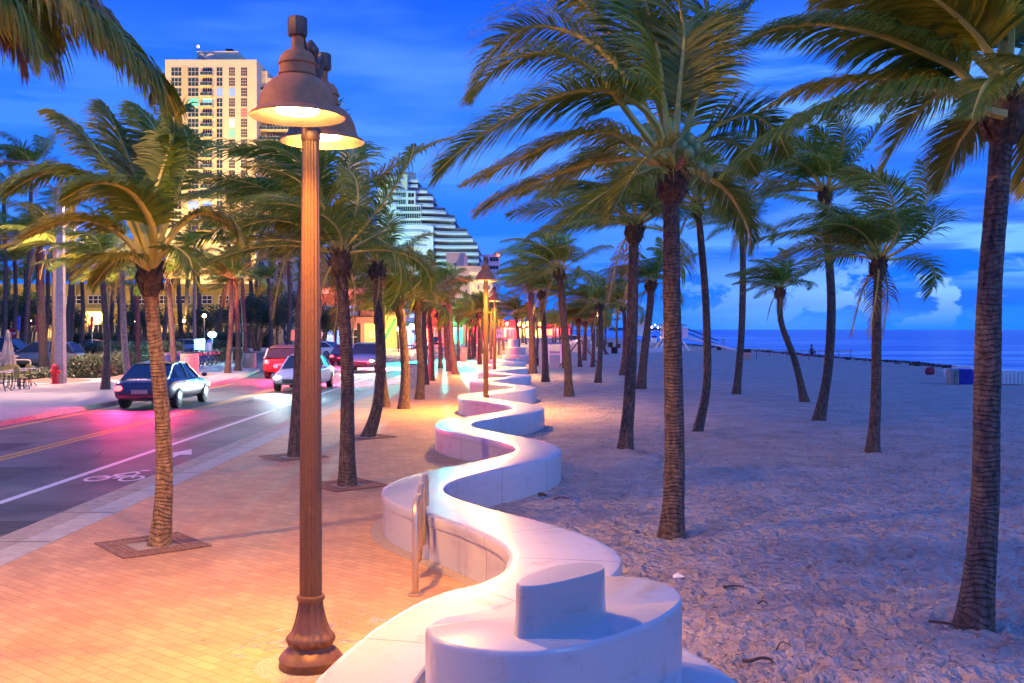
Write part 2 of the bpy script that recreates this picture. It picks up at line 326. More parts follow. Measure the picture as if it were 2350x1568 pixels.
# sand: log-spaced grid, lumpy with footprints
def sand_mat():
    m,nt,b=nmat('beach_sand'); N=nt.nodes; L=nt.links; b.inputs['Roughness'].default_value=.92; b.inputs['Specular IOR Level'].default_value=.15
    tc=N.new('ShaderNodeTexCoord')
    def nz(s,d=6,r=.6,v=None):
        n=N.new('ShaderNodeTexNoise'); n.inputs['Scale'].default_value=s; n.inputs['Detail'].default_value=d; n.inputs['Roughness'].default_value=r; L.new(tc.outputs['Object'],n.inputs['Vector']); return n.outputs['Fac']
    a=nz(1.1,8,.7); r=N.new('ShaderNodeValToRGB'); e=r.color_ramp.elements; e[0].position=.3; e[0].color=(.37,.295,.255,1); e[1].position=.65; e[1].color=(.6,.5,.435,1); L.new(a,r.inputs[0])
    sp=nz(42,3,.6); r2=N.new('ShaderNodeValToRGB'); e=r2.color_ramp.elements; e[0].position=.245; e[0].color=(.25,.2,.17,1); e[1].position=.30; e[1].color=(1,1,1,1); L.new(sp,r2.inputs[0])
    mx=N.new('ShaderNodeMix'); mx.data_type='RGBA'; mx.blend_type='MULTIPLY'; mx.inputs[0].default_value=1; L.new(r.outputs[0],mx.inputs[6]); L.new(r2.outputs[0],mx.inputs[7]); L.new(mx.outputs[2],b.inputs['Base Color'])
    vo=N.new('ShaderNodeTexNoise'); vo.inputs['Scale'].default_value=7.5; vo.inputs['Detail'].default_value=4; vo.inputs['Roughness'].default_value=.5; vo.inputs['Distortion'].default_value=.1; L.new(tc.outputs['Object'],vo.inputs['Vector'])
    b1=N.new('ShaderNodeBump'); b1.inputs['Strength'].default_value=1; b1.inputs['Distance'].default_value=.3; L.new(vo.outputs['Fac'],b1.inputs['Height'])
    b2=N.new('ShaderNodeBump'); b2.inputs['Strength'].default_value=.5; b2.inputs['Distance'].default_value=.012; L.new(nz(60,5,.7),b2.inputs['Height']); L.new(b1.outputs[0],b2.inputs['Normal']); L.new(b2.outputs[0],b.inputs['Normal'])
    return m
M['sand']=sand_mat()
mb=MB(); NR=560; NC=270
def sand_h(x,y):
    d=sqrt(x*x+y*y); p=V((x,y,0))
    h=noise.noise(p*.22)*.05+noise.noise(p*1.1+V((9,0,0)))*.018
    if d<34:
        k=min(1,(34-d)/16); q=p*4.8; q=q+V((noise.noise(q*.8),noise.noise(q*.8+V((5,5,5))),0))*.35
        dd=noise.voronoi(q)[0]; pit=max(0,1-dd[0]*1.75); h+= (-.088*pit*pit+ .045*max(0,min(1,(dd[1]-dd[0])*-2.2+1)))*k+noise.noise(p*7)*.012*k
    e=min(1,max(0,(x+.2)/1.5)); h=h*(.35+.65*e)
    t=max(0,(x-26.5+noise.noise(V((0,y*.05,3)))*1.6)); h+= .12*math.exp(-((t-1)/.9)**2) - .16*max(0,t-1)
    return -.055+h
for i in range(NR+1):
    y=0
    if i<60: y=-6+8.2*i/60
    elif i<500: y=2.2*(70/2.2)**((i-60)/440)
    else: y=70*(1500/70)**((i-500)/60)
    for j in range(NC+1):
        xm=-2.2; ext=42 if y<80 else 42+ (y-80)*.12
        t=j/NC; span=.62*max(y,3)+6
        x=xm+span*t if span<ext-xm else xm+(ext-xm)*t
        if span<ext-xm and j>NC-26: x=xm+span*((NC-26)/NC)+(ext-xm-span*((NC-26)/NC))*((j-NC+26)/26)**1.6
        mb.v.append((x,y,sand_h(x,y)))
for i in range(NR):
    for j in range(NC): a=i*(NC+1)+j; mb.f.append((a,a+1,a+NC+2,a+NC+1)); mb.m.append(0)
struct(mb.build('sand',M['sand'],auto=None))
# sea
m,nt,b=nmat('sea_water'); N=nt.nodes; L=nt.links
b.inputs['Base Color'].default_value=(.002,.04,.5,1); b.inputs['Roughness'].default_value=.2; b.inputs['Specular IOR Level'].default_value=.35
tcx=N.new('ShaderNodeTexCoord'); mp=N.new('ShaderNodeMapping'); mp.inputs['Scale'].default_value=(.5,1.4,1); mp.inputs['Rotation'].default_value=(0,0,R(75)); L.new(tcx.outputs['Object'],mp.inputs[0])
n1=N.new('ShaderNodeTexNoise'); n1.inputs['Scale'].default_value=.35; n1.inputs['Detail'].default_value=8; n1.inputs['Roughness'].default_value=.65; L.new(mp.outputs[0],n1.inputs['Vector'])
bp=N.new('ShaderNodeBump'); bp.inputs['Strength'].default_value=.8; bp.inputs['Distance'].default_value=1.3; L.new(n1.outputs['Fac'],bp.inputs['Height']); L.new(bp.outputs[0],b.inputs['Normal'])
mp2=N.new('ShaderNodeMapping'); mp2.inputs['Scale'].default_value=(.035,.006,1); L.new(tcx.outputs['Object'],mp2.inputs[0])
n2=N.new('ShaderNodeTexNoise'); n2.inputs['Scale'].default_value=1; n2.inputs['Detail'].default_value=5; L.new(mp2.outputs[0],n2.inputs['Vector'])
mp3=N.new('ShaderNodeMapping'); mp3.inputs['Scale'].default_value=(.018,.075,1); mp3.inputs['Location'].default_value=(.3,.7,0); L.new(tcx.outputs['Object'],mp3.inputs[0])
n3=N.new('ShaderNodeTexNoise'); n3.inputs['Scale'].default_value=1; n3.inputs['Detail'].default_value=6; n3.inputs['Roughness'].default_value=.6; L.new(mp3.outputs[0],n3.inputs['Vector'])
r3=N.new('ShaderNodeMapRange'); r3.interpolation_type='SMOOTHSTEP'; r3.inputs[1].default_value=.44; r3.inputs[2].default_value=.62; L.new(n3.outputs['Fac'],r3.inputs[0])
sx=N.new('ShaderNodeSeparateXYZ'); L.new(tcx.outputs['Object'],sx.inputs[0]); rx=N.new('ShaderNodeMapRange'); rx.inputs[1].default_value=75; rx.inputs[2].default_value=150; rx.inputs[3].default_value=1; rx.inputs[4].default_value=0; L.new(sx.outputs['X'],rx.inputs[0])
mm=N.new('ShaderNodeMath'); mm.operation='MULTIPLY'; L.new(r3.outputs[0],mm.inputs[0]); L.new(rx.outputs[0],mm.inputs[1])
mq=N.new('ShaderNodeMix'); mq.data_type='RGBA'; L.new(mm.outputs[0],mq.inputs[0]); mq.inputs[6].default_value=(.002,.04,.5,1); mq.inputs[7].default_value=(.38,.5,.8,1); L.new(mq.outputs[2],b.inputs['Base Color'])  # pale milky foam bands; sky reflected on the water is painted in too
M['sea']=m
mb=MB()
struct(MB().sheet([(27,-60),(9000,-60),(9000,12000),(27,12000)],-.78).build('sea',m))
# seaweed line along the berm
M['weed']=mat('seaweed',(.05,.045,.035),.9,var=.4)
mb=MB()
for i in range(1500):
    y=40*(5.5)**random.random(); x=27.0-noise.noise(V((0,y*.05,3)))*1.6+random.gauss(0,.35); z=sand_h(x,y)+.01; a=random.random()*6; l=random.uniform(.05,.3)
    mb.add([(x-cos(a)*l,y-sin(a)*l,z),(x+cos(a)*l,y+sin(a)*l,z),(x+cos(a)*l,y+sin(a)*l,z+.05),(x-cos(a)*l*.8,y-sin(a)*l,z+.08)],[(0,1,2,3)])
o=mb.build('seaweed',M['weed'],smooth=False); o['kind']='stuff'; o['label']='dark seaweed line washed up along the shore'
# road markings ----------------------------------------------------
def stripes(name, rects, m, z=RZ+.004):
    mb=MB()
    for x0,x1,y0,y1 in rects: mb.sheet([(x0,y0),(x1,y0),(x1,y1),(x0,y1)],z)
    return struct(mb.build(name,m,smooth=False))
stripes('lane_line',[(-7.5,-7.36,-30,400)],M['paint_white'])
stripes('centre_line',[(-10.12,-10.0,-30,66),(-9.9,-9.78,-30,66),(-10.12,-10.0,108,400),(-9.9,-9.78,108,400)],M['paint_yellow'])
stripes('lane_line',[(-10,-9.86,68+6*i,71+6*i) for i in range(6)],M['paint_white'])
stripes('edge_line',[(-12.95,-12.83,-30,46),(-12.5,-12.38,112,400)],M['paint_yellow'])
stripes('crosswalk',[(-12.6+.9*i,-12.1+.9*i,61,64) for i in range(7)],M['paint_white'])
mb=MB(); z=RZ+.004
def wheel(cx,cy):
    n=28; i_=[(cx+.14*cos(2*pi*k/n),cy+.23*sin(2*pi*k/n),z) for k in range(n)]; o_=[(cx+.2*cos(2*pi*k/n),cy+.32*sin(2*pi*k/n),z) for k in range(n)]
    mb.add(i_+o_,[(k,(k+1)%n,n+(k+1)%n,n+k)[::-1] for k in range(n)])
def flat(a,b,w):
    a=V((*a,0)); b=V((*b,0)); t=(b-a).normalized(); n_=V((-t.y,t.x,0))*w/2; mb.sheet([tuple((a-n_)[:2]),tuple((b-n_)[:2]),tuple((b+n_)[:2]),tuple((a+n_)[:2])],z)
wx0,wx1,wy=-7.0,-6.42,16.8
wheel(wx0,wy); wheel(wx1,wy)
for a_,b_,w_ in [((-7,16.8),(-6.8,17.1),.06),((-6.8,17.1),(-6.52,17.15),.05),((-6.74,16.8),(-6.5,17.1),.06),((-6.42,16.83),(-6.52,17.25),.05),((-6.86,17.22),(-6.62,17.6),.11),((-6.62,17.6),(-6.5,17.3),.07),((-6.7,17.2),(-6.7,16.85),.06),((-6.86,17.2),(-6.72,17.0),.09),((-6.6,17.72),(-6.44,17.72),.12)]: z+=.0004; flat(a_,b_,w_)
struct(mb.build('bicycle_marking',M['paint_white'],smooth=False)); z=RZ+.004
struct(MB().sheet([(-6.78,18.9),(-6.66,18.9),(-6.66,20.0),(-6.44,20.0),(-6.72,20.9),(-7.0,20.0),(-6.78,20.0)],z).build('arrow_marking',M['paint_white'],smooth=False))
# ================================================================ wave wall
def wall_mat(name='white_wall_concrete',k=1):
    m,nt,b=nmat(name); N=nt.nodes; L=nt.links; b.inputs['Roughness'].default_value=.42; b.inputs['Coat Weight'].default_value=.7; b.inputs['Coat Roughness'].default_value=.2
    uv=N.new('ShaderNodeUVMap'); sp=N.new('ShaderNodeSeparateXYZ'); L.new(uv.outputs[0],sp.inputs[0])
    f=N.new('ShaderNodeMath'); f.operation='DIVIDE'; f.inputs[1].default_value=1.25; L.new(sp.outputs[0],f.inputs[0]); fr=N.new('ShaderNodeMath'); fr.operation='FRACT'; L.new(f.outputs[0],fr.inputs[0])
    lt=N.new('ShaderNodeMath'); lt.operation='LESS_THAN'; lt.inputs[1].default_value=.013; L.new(fr.outputs[0],lt.inputs[0])
    tc=N.new('ShaderNodeTexCoord'); nz=N.new('ShaderNodeTexNoise'); nz.inputs['Scale'].default_value=2.3; nz.inputs['Detail'].default_value=9; nz.inputs['Roughness'].default_value=.68; L.new(tc.outputs['Object'],nz.inputs['Vector'])
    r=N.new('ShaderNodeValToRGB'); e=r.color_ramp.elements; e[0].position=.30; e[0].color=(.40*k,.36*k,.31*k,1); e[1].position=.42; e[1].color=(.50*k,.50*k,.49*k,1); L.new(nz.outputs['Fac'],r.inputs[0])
    n3=N.new('ShaderNodeTexNoise'); n3.inputs['Scale'].default_value=38; n3.inputs['Detail'].default_value=2; L.new(tc.outputs['Object'],n3.inputs['Vector'])
    r3=N.new('ShaderNodeValToRGB'); e=r3.color_ramp.elements; e[0].position=.235; e[0].color=(.45,.38,.32,1); e[1].position=.27; e[1].color=(1,1,1,1); L.new(n3.outputs['Fac'],r3.inputs[0])
    mm=N.new('ShaderNodeMix'); mm.data_type='RGBA'; mm.blend_type='MULTIPLY'; mm.inputs[0].default_value=1; L.new(r.outputs[0],mm.inputs[6]); L.new(r3.outputs[0],mm.inputs[7])
    mp=N.new('ShaderNodeMapping'); mp.inputs['Scale'].default_value=(3,3,11); L.new(tc.outputs['Object'],mp.inputs[0]); n4=N.new('ShaderNodeTexNoise'); n4.inputs['Scale'].default_value=1; n4.inputs['Detail'].default_value=8; n4.inputs['Roughness'].default_value=.7; L.new(mp.outputs[0],n4.inputs['Vector'])
    r4=N.new('ShaderNodeMapRange'); r4.inputs[1].default_value=.57; r4.inputs[2].default_value=.72; r4.inputs[4].default_value=.55; L.new(n4.outputs['Fac'],r4.inputs[0])
    ms=N.new('ShaderNodeMix'); ms.data_type='RGBA'; L.new(r4.outputs[0],ms.inputs[0]); L.new(mm.outputs[2],ms.inputs[6]); ms.inputs[7].default_value=(.3,.22,.15,1); mm=ms
    mx=N.new('ShaderNodeMix'); mx.data_type='RGBA'; L.new(lt.outputs[0],mx.inputs[0]); L.new(mm.outputs[2],mx.inputs[6]); mx.inputs[7].default_value=(.3,.25,.2,1); L.new(mx.outputs[2],b.inputs['Base Color'])
    n2=N.new('ShaderNodeTexNoise'); n2.inputs['Scale'].default_value=55; n2.inputs['Detail'].default_value=6; L.new(tc.outputs['Object'],n2.inputs['Vector'])
    bp=N.new('ShaderNodeBump'); bp.inputs['Strength'].default_value=.22; bp.inputs['Distance'].default_value=.006; L.new(n2.outputs['Fac'],bp.inputs['Height']); L.new(bp.outputs[0],b.inputs['Normal'])
    return m
M['wall']=wall_mat(); M['wallshaded']=wall_mat('shaded_wall_concrete',.7); M['walltier']=wall_mat('tier_wall_concrete',.88)  # darker copies for the tiers, their shading put into the colour
sst=lambda t:(lambda q:q*q*(3-2*q))(min(1,max(0,t)))
wf=lambda y: .74+.54*sst((y-6.8)/1.6)-.28*sst((y-8.5)/2.2)
def sweep(path, prof, name, m, parent=None, closed=False, hfun=None):
    mb=MB(); pts=[V((x,y,0)) for x,y in path]; k=len(pts); n=len(prof); s=0; ss=[]
    for i,p in enumerate(pts):
        if i: s+=(p-pts[i-1]).length
        ss.append(s); t=(pts[min(i+1,k-1)]-pts[max(i-1,0)]).normalized(); nn=V((t.y,-t.x,0))
        for (a,z_) in prof: mb.v.append((p.x+nn.x*a*wf(p.y),p.y+nn.y*a*wf(p.y),z_*(hfun(s) if hfun and z_>0 else 1)))
    for i in range(k-1):
        for j in range(n-1): mb.f.append((i*n+j,i*n+j+1,(i+1)*n+j+1,(i+1)*n+j)); mb.m.append(0)
    mb.f.append(tuple(range(n))[::-1]); mb.f.append(tuple((k-1)*n+j for j in range(n))); mb.m+=[0,0]
    me=mb.mesh(name,m,auto=35); ul=me.uv_layers.new(name='UVMap')
    for lp in me.loops: ul.data[lp.index].uv=(ss[lp.vertex_index//n],(lp.vertex_index%n)/n)
    return link(name,me,parent)
# travelling away from the camera: +a is to the sand side
prof=[(-.355,-.28),(-.355,.355),(-.362,.36),(-.362,.368),(-.372,.372),(-.375,.44),(-.368,.466),(-.35,.477),(-.3,.48),(0,.482),(.3,.48),(.35,.476),(.368,.464),(.375,.44),(.375,-.28)]
mb=MB(); pp=[V((x,y,0)) for x,y in path if y<62]; a=[];c=[]
pp=[p for p in pp if p.y>6.2 or p.x<-.6]
for i,p in enumerate(pp):
    t=(pp[min(i+1,len(pp)-1)]-pp[max(i-1,0)]).normalized(); nn=V((t.y,-t.x,0)); f=wf(p.y); a.append(tuple(p-nn*.36*f+V((0,0,.004)))); c.append(tuple(p-nn*(.36*f+.15)+V((0,0,.004))))
mb.add(a+c,[(i,len(pp)+i,len(pp)+i+1,i+1)[::-1] for i in range(len(pp)-1)]); struct(mb.build('paving_border',M['pebble'],smooth=False))
struct(MB().sheet(ring_pts((-1.47,7.1),.36),.0045).build('paving_disc',M['pebble'],smooth=False))
# direction reverses inside the spiral, so keep one consistent direction along the path
wt=thing('wave_wall','long white winding low seat wall dividing the brick promenade from the sand, spiralling at its near end','wall')
sweep(path,prof,'bench',M['wall'],wt)
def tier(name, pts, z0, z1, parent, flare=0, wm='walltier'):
    pts=spline([(x,y,0) for x,y in pts]+[(*pts[0],0)],90)[:-1]; c=sum(pts,V())/len(pts); n=len(pts); mb=MB()
    rows=[(1+flare,z0),(1+flare*.4,z0+(z1-z0)*.25),(1,z0+(z1-z0)*.6),(1,z1-.03),(.992,z1-.01),(.975,z1)]
    for sc,z_ in rows:
        for p in pts: q=c+(p-c)*sc; mb.v.append((q.x,q.y,z_))
    for i in range(len(rows)-1):
        for j in range(n): mb.f.append((i*n+j,i*n+(j+1)%n,(i+1)*n+(j+1)%n,(i+1)*n+j)); mb.m.append(0)
    # slightly crowned top
    o=len(mb.v); mb.v.append((c.x,c.y,z1+.004)); r=(len(rows)-1)*n
    for j in range(n): mb.f.append((r+j,r+(j+1)%n,o)); mb.m.append(0)
    me=mb.mesh(name,M[wm],auto=45); ul=me.uv_layers.new(name='UVMap')
    for lp in me.loops: ul.data[lp.index].uv=(.3,.5)
    return link(name,me,parent)
tp=lambda u,v,z: (lambda p:(p.x,p.y))(gp(u,v,z))
t2=[tp(u,v,.95) for u,v in [(976,1438),(992,1462),(1040,1478),(1110,1490),(1190,1495),(1290,1489),(1380,1468),(1470,1437),(1530,1408),(1560,1384),(1564,1364),(1540,1343),(1480,1326),(1400,1321),(1320,1334),(1240,1360),(1160,1390),(1080,1406),(1010,1420)]]
t3=[tp(u,v,1.195) for u,v in [(1184,1338),(1196,1345),(1235,1344),(1290,1334),(1340,1322),(1378,1310),(1388,1300),(1372,1293),(1335,1291),(1285,1297),(1235,1310),(1200,1324)]]
tier('upper_tier',t2,-.2,.95,wt); tier('top_tier',t3,.94,1.195,wt,.05,'wallshaded')
# inner filling of the spiral under the upper tier is the bench itself
c2=[(.35+1.0*cos(2*pi*i/24),69.5+1.3*sin(2*pi*i/24)) for i in range(24)]
w2=thing('spiral_bench','stepped white spiral wall end standing behind the far lamp posts','wall'); tier('lower_tier',c2,-.2,.62,w2); tier('upper_tier',[(.25+(x-.35)*.7,69.5+(y-69.5)*.7) for x,y in c2],.6,1.15,w2); tier('top_tier',[(.1+(x-.35)*.35,69.5+(y-69.5)*.35) for x,y in c2],1.14,1.7,w2)
a_=[gp(u,v) for u,v in [(1262,806),(1295,806),(1330,808)]]
w3=sweep([(p.x,p.y) for p in spline([V((3.6,112,0)),V((6.2,108,0)),V((7.6,103,0)),V((7.2,98,0))],24)][::-1],prof,'curved_wall',M['wall'],hfun=lambda s: 3.2-1.9*min(1,max(0,(s-5)/9)))
tag(w3,'white curved beach entry wall rising in a wave behind the wooden frame','wall')
sweep([(9.5,104),(12,103.5),(15,104),(18,105.5)],[(a,z_*.9) for a,z_ in prof],'curved_wall',M['wall'])
tag(COL.objects[-1],'low white wall continuing along the sand right of the rising curved wall','wall')
# ================================================================ palms
WIND=V((-1,.12,0))
def rachis_path(az, el, Lf, n=13, wind=.16, grav=.12):
    d=V((cos(el)*cos(az),cos(el)*sin(az),sin(el))); p=V((0,0,0)); out=[p.copy()]
    for i in range(n):
        t=i/n; d=(d+WIND*wind*(.25+t*1.3)+V((0,0,-1))*grav*(.2+t*1.5)).normalized(); p=p+d*Lf/n; out.append(p.copy())
    return out
def frond(lm, rm, pts, nl=60, ml=.75, r0=.035, wind=.3, seed=0, twist=0, droop=.42, start=.2, width=.03, mi=0):
    rnd=random.Random(seed); k=len(pts); pts=[V(p) for p in pts]
    rm.tube(pts,[r0*(1-.9*i/(k-1))+.002 for i in range(k)],5)
    for j in range(nl):
        t=start+(1-start)*(j/(nl-1))**.92; f=t*(k-1); i=min(int(f),k-2); fr=f-i
        p=pts[i].lerp(pts[i+1],fr); T=(pts[i+1]-pts[i]).normalized()
        Sd=T.cross(V((0,0,1))); 
        if Sd.length<.1: Sd=V((0,1,0))
        Sd.normalize(); Nn=Sd.cross(T).normalized()
        if twist: Sd=(Matrix.Rotation(twist,3,T)@Sd); Nn=Sd.cross(T)
        u=(t-start)/(1-start); ln=ml*(sin(pi*min(1,(u*.86+.14))**.75)**.7*.9+.12)
        if u>.93: ln*=.7
        for sd in (-1,1):
            l=ln*rnd.uniform(.78,1.1); d=(Sd*sd*(.95-.35*u)+T*(.45+.5*u)+Nn*.18+V((rnd.gauss(0,.06),rnd.gauss(0,.06),rnd.gauss(0,.06)))).normalized()
            q=p.copy(); wv=T*width*.5; row=[]; seg=4
            for s_ in range(seg+1):
                ww=(.55,1,.9,.6,.04)[s_]; row.append((q-wv*ww,q+wv*ww)); q=q+d*l/seg
                d=(d+V((0,0,-1))*droop*(.5+.25*s_)+WIND*wind*rnd.uniform(.6,1.3)*.6).normalized()
            vs=[x for a in row for x in a]; lm.add(vs,[(2*z,2*z+1,2*z+3,2*z+2) for z in range(seg)],mi)
LM=[M['leaf'],M['leafy'],M['leafd']]
def crown_variant(seed, nf=20, Lf=2.6, nl=44, ml=.72, low=-25, width=.034):
    rnd=random.Random(seed); lm=MB(); rm=MB()
    for i in range(nf):
        az=i*2.39996+rnd.uniform(-.25,.25)+seed; q=(i+.5)/nf; el=R(78-(78-low)*q**.8+rnd.uniform(-6,6)); L_=Lf*rnd.uniform(.82,1.08)*(1 if q>.12 else .75)
        frond(lm,rm,rachis_path(az,el,L_,wind=rnd.uniform(.1,.26),grav=rnd.uniform(.04,.13)),nl,ml*rnd.uniform(.85,1.1),.03,.34,seed*100+i,twist=rnd.uniform(-.5,.5),width=width,mi=rnd.choice((0,0,0,1,1)))
    for i in range(seed%3+1):
        frond(lm,rm,rachis_path(seed+i*2.3,R(-45),Lf*.62,wind=.1,grav=.5),24,ml*.7,.025,.1,seed*100+60+i,width=width,droop=1.1,mi=2)
    return lm.mesh('crown',LM,smooth=False), rm.mesh('stalks',M['rachis'])
def fibre_mesh(seed, r=.16, h=.5, n=46):
    rnd=random.Random(seed); mb=MB(); mb.lathe([(r*.7,-h*.55),(r*1.05,-h*.3),(r*1.25,0),(r*1.05,h*.3),(r*.45,h*.62)],12)
    for i in range(n):
        a=rnd.random()*6.28; z=rnd.uniform(-h*.5,h*.35); w_=rnd.uniform(.02,.055); l=rnd.uniform(.1,.26); o=V((cos(a),sin(a),0)); s_=V((-sin(a),cos(a),0)); b_=o*r*1.0+V((0,0,z)); up=rnd.choice((1,1,-1.2))
        mb.add([b_-s_*w_,b_+s_*w_,b_+s_*w_*.8+o*l*.28+V((0,0,l*.6*up)),b_+s_*rnd.uniform(-.5,.5)*w_+o*l*.45+V((0,0,l*up)),b_-s_*w_*.8+o*l*.25+V((0,0,l*.55*up))],[(0,1,2,3,4)])
    return mb.mesh('fibre_sheath',M['fibre'],smooth=False)
CV=[crown_variant(s,nf=nf,nl=nl+24,low=lw,width=.036) for s,nf,nl,lw in ((1,19,46,4),(2,16,46,14),(3,20,44,-2),(4,17,46,6),(5,18,42,18))]
CVF=[crown_variant(s,nf=15,nl=32,ml=.75,low=-5,width=.075) for s in (11,12,13)]
FB=[fibre_mesh(s) for s in (1,2)]
def trunk_mesh(pts, r, flare=1.55, near=False, mat_='bark', seed=0):
    n=len(pts); L_=sum((pts[i+1]-pts[i]).length for i in range(n-1)); N_=max(12,int(L_/(.022 if near else .16))); P=spline(pts,N_); rad=[]
    for i in range(N_):
        s=L_*i/(N_-1); q=r*(1-.28*i/(N_-1))*(1+(flare-1)*math.exp(-s/.33)); q*=1+.07*noise.noise(V((seed*3.1,0,s*1.1)))
        if near: ph=(s*11)%1; q*=1+.035*(ph-.5)+.02*noise.noise(V((seed,s*9,0)))
        rad.append(q)
    mb=MB(); nn=20 if near else 9
    mb.tube(P,rad,nn,flute=(lambda j,i: 1+.035*noise.noise(V((cos(6.283*j/nn)*1.5,sin(6.283*j/nn)*1.5,i*(.022 if near else .16)*2.5+seed)))) if near else None)
    return mb.mesh('trunk',M[mat_],auto=60 if near else None)
PCOUNT=[0]
def palm(label, base, ups, px, cw=1.0, kind=None, rot=0, near=False, group=None, bark='bark', fibre=True, far=False, fronds=None, Y=None, lean=0):
    """base (u,v) on the ground, ups: trunk pixels up to the heart, px: trunk width above the flare, cw: crown size in metres/2.6"""
    i=PCOUNT[0]; PCOUNT[0]+=1
    b=gp(*base,-.02) if Y is None else V((*at(base[0],base[1],Y).xy,0)); y=b.y
    P=[V((0,0,-.1))]; k=len(ups)
    for j,(u,v) in enumerate(ups): q=at(u,v,y); P.append(V((q.x-b.x,lean*(j+1)/k,q.z)))
    r=px/2/F*y
    o=thing('palm_tree',label,'palm tree',(b.x,b.y,0),0,group)
    link('trunk',trunk_mesh(P,r,near=near,mat_=bark,seed=i),o)
    h=P[-1]
    if fibre and not far: f=link('fibre_sheath',FB[i%2],o,h+V((0,0,-.12))); f.scale=(r/.13,r/.13,.8)
    if fronds is None:
        lm,rm=(CVF[i%3] if far else CV[kind if kind is not None else i%5]); c=link('crown',lm,o,h); s_=link('frond_stalks',rm,c)
        c.rotation_euler=(0,0,R(rot if rot else ((i*37)%50-25))); c.scale=(cw*.88,cw*.88,cw*.88)
    else:
        lm=MB(); rm=MB(); fronds(lm,rm,h,b); c=lm.build('crown',LM,o,smooth=False); c.location=h; s_=rm.build('frond_stalks',M['rachis'],c)
    return o
def by_px(pts, y0, n=16):
    """frond path through image points (u,v,depth offset)"""
    return spline([at(u,v,y0+dy) for u,v,dy in pts],n)
def specific(specs, extra, y0, nl=150, ml=.8, width=.026, Lf=2.7, seed=0, ex_nl=60):
    def go(lm,rm,h,b):
        o=V((b.x,b.y,0))+h
        for i,sp_ in enumerate(specs):
            pts=[p-o for p in by_px(sp_['p'],y0)]
            frond(lm,rm,pts,int(sp_.get('n',95)*nl/95),sp_.get('l',ml),sp_.get('r',.045),sp_.get('w',.28),seed*50+i,twist=sp_.get('t',0),droop=sp_.get('d',.4),start=sp_.get('s',.24),width=width,mi=sp_.get('m',(0,1,0,1,1)[i%5]))
        for i,(az,el,ln) in enumerate(extra):
            frond(lm,rm,rachis_path(R(az),R(el),ln,wind=.17),ex_nl,ml,.04,.32,seed*77+i,twist=((i*.7)%1-.5),width=width*1.1)
    return go
# A: the big coconut palm in the middle of the beach
YA=gp(1540,1238).y
A=dict(
 p=[
 dict(p=[(1540,368,0),(1526,250,.1),(1508,110,.2),(1470,-30,.5),(1420,-150,1)],l=1.0,t=.2),
 dict(p=[(1535,368,.1),(1480,250,.2),(1400,135,.4),(1320,78,.5),(1225,60,.6),(1150,95,.6),(1098,180,.5),(1082,235,.5)],l=.85,t=.3,d=.5),
 dict(p=[(1536,378,-.1),(1506,285,-.3),(1448,228,-.5),(1375,205,-.7),(1270,222,-.8),(1150,280,-.9),(1050,350,-.9),(1000,400,-.9)],l=.98,t=.2,d=.5,n=130),
 dict(p=[(1530,385,-.1),(1480,350,-.3),(1400,302,-.4),(1300,315,-.5),(1180,370,-.3),(1060,425,-.1)],l=.75,d=.5),
 dict(p=[(1528,390,0),(1465,365,0),(1362,372,.1),(1250,410,.2),(1150,455,.3),(1110,480,.3)],l=.72,d=.5),
 dict(p=[(1530,390,-.1),(1490,392,-.5),(1430,420,-.9),(1350,470,-1.2),(1265,540,-1.3)],l=.7,d=.4),
 dict(p=[(1545,380,-.1),(1530,345,-.6),(1490,360,-1.1),(1440,420,-1.5),(1400,500,-1.6)],l=.62,d=.3,t=.5),
 dict(p=[(1555,372,0),(1598,330,.1),(1650,285,.2),(1722,262,.3),(1780,300,.4),(1810,360,.5)],l=.72,t=-.3),
 dict(p=[(1552,365,.1),(1590,250,.2),(1630,130,.4),(1690,50,.5),(1745,-20,.6)],l=.6,t=-.4,w=.1),
 dict(p=[(1550,372,.2),(1580,290,.5),(1600,180,.8),(1625,60,1.0),(1600,-60,1.1)],l=.75,t=.3),
 dict(p=[(1555,388,0),(1610,400,.3),(1670,440,.5),(1712,510,.6),(1725,570,.6)],l=.6,w=.12),
 dict(p=[(1540,368,.3),(1470,220,.8),(1400,80,1.1),(1330,0,1.3),(1240,-50,1.5)],l=.9,t=.4),
 dict(p=[(1540,368,.2),(1500,190,.5),(1460,40,.8),(1380,-80,1)],l=.95,t=-.2),
 dict(p=[(1545,368,0),(1560,200,.1),(1568,60,.2),(1530,-90,.3)],l=.95,t=.4),
 dict(p=[(1540,380,.4),(1500,330,1.1),(1430,320,1.7),(1340,380,2.1),(1270,450,2.2)],l=.7),
 dict(p=[(1555,380,.3),(1620,320,.9),(1690,330,1.4),(1740,400,1.7)],l=.7),
 dict(p=[(1530,375,-.2),(1450,270,-.5),(1360,160,-.6),(1260,120,-.7),(1150,150,-.6),(1080,230,-.5)],l=.7,n=70,d=.55),
 ])
pa=palm('tall beach palm with hanging green coconuts, tallest crown in the middle',(1540,1238),[(1548,1080),(1545,850),(1541,620),(1541,400)],50,near=True,fronds=specific(A['p'],[],YA,seed=1))
hA=at(1541,400,YA); 
for i,(u,v,dy) in enumerate([(1582,322,-.12),(1566,338,-.16),(1580,352,-.22),(1596,340,-.1),(1608,388,-.25),(1622,396,-.28),(1496,318,.1),(1482,300,.05)]):
    c=at(u,v,YA+dy)-pa.location; mb=MB(); mb.lathe([(.01,.088),(.03,.082),(.06,.05),(.072,0),(.062,-.05),(.035,-.085),(.01,-.098)][::-1],14,(0,0,0),mod=lambda j,i_:1+.03*cos(6.283*j*3/14)); q=mb.build('coconut',M['nut'],pa); q.location=c
mb=MB()
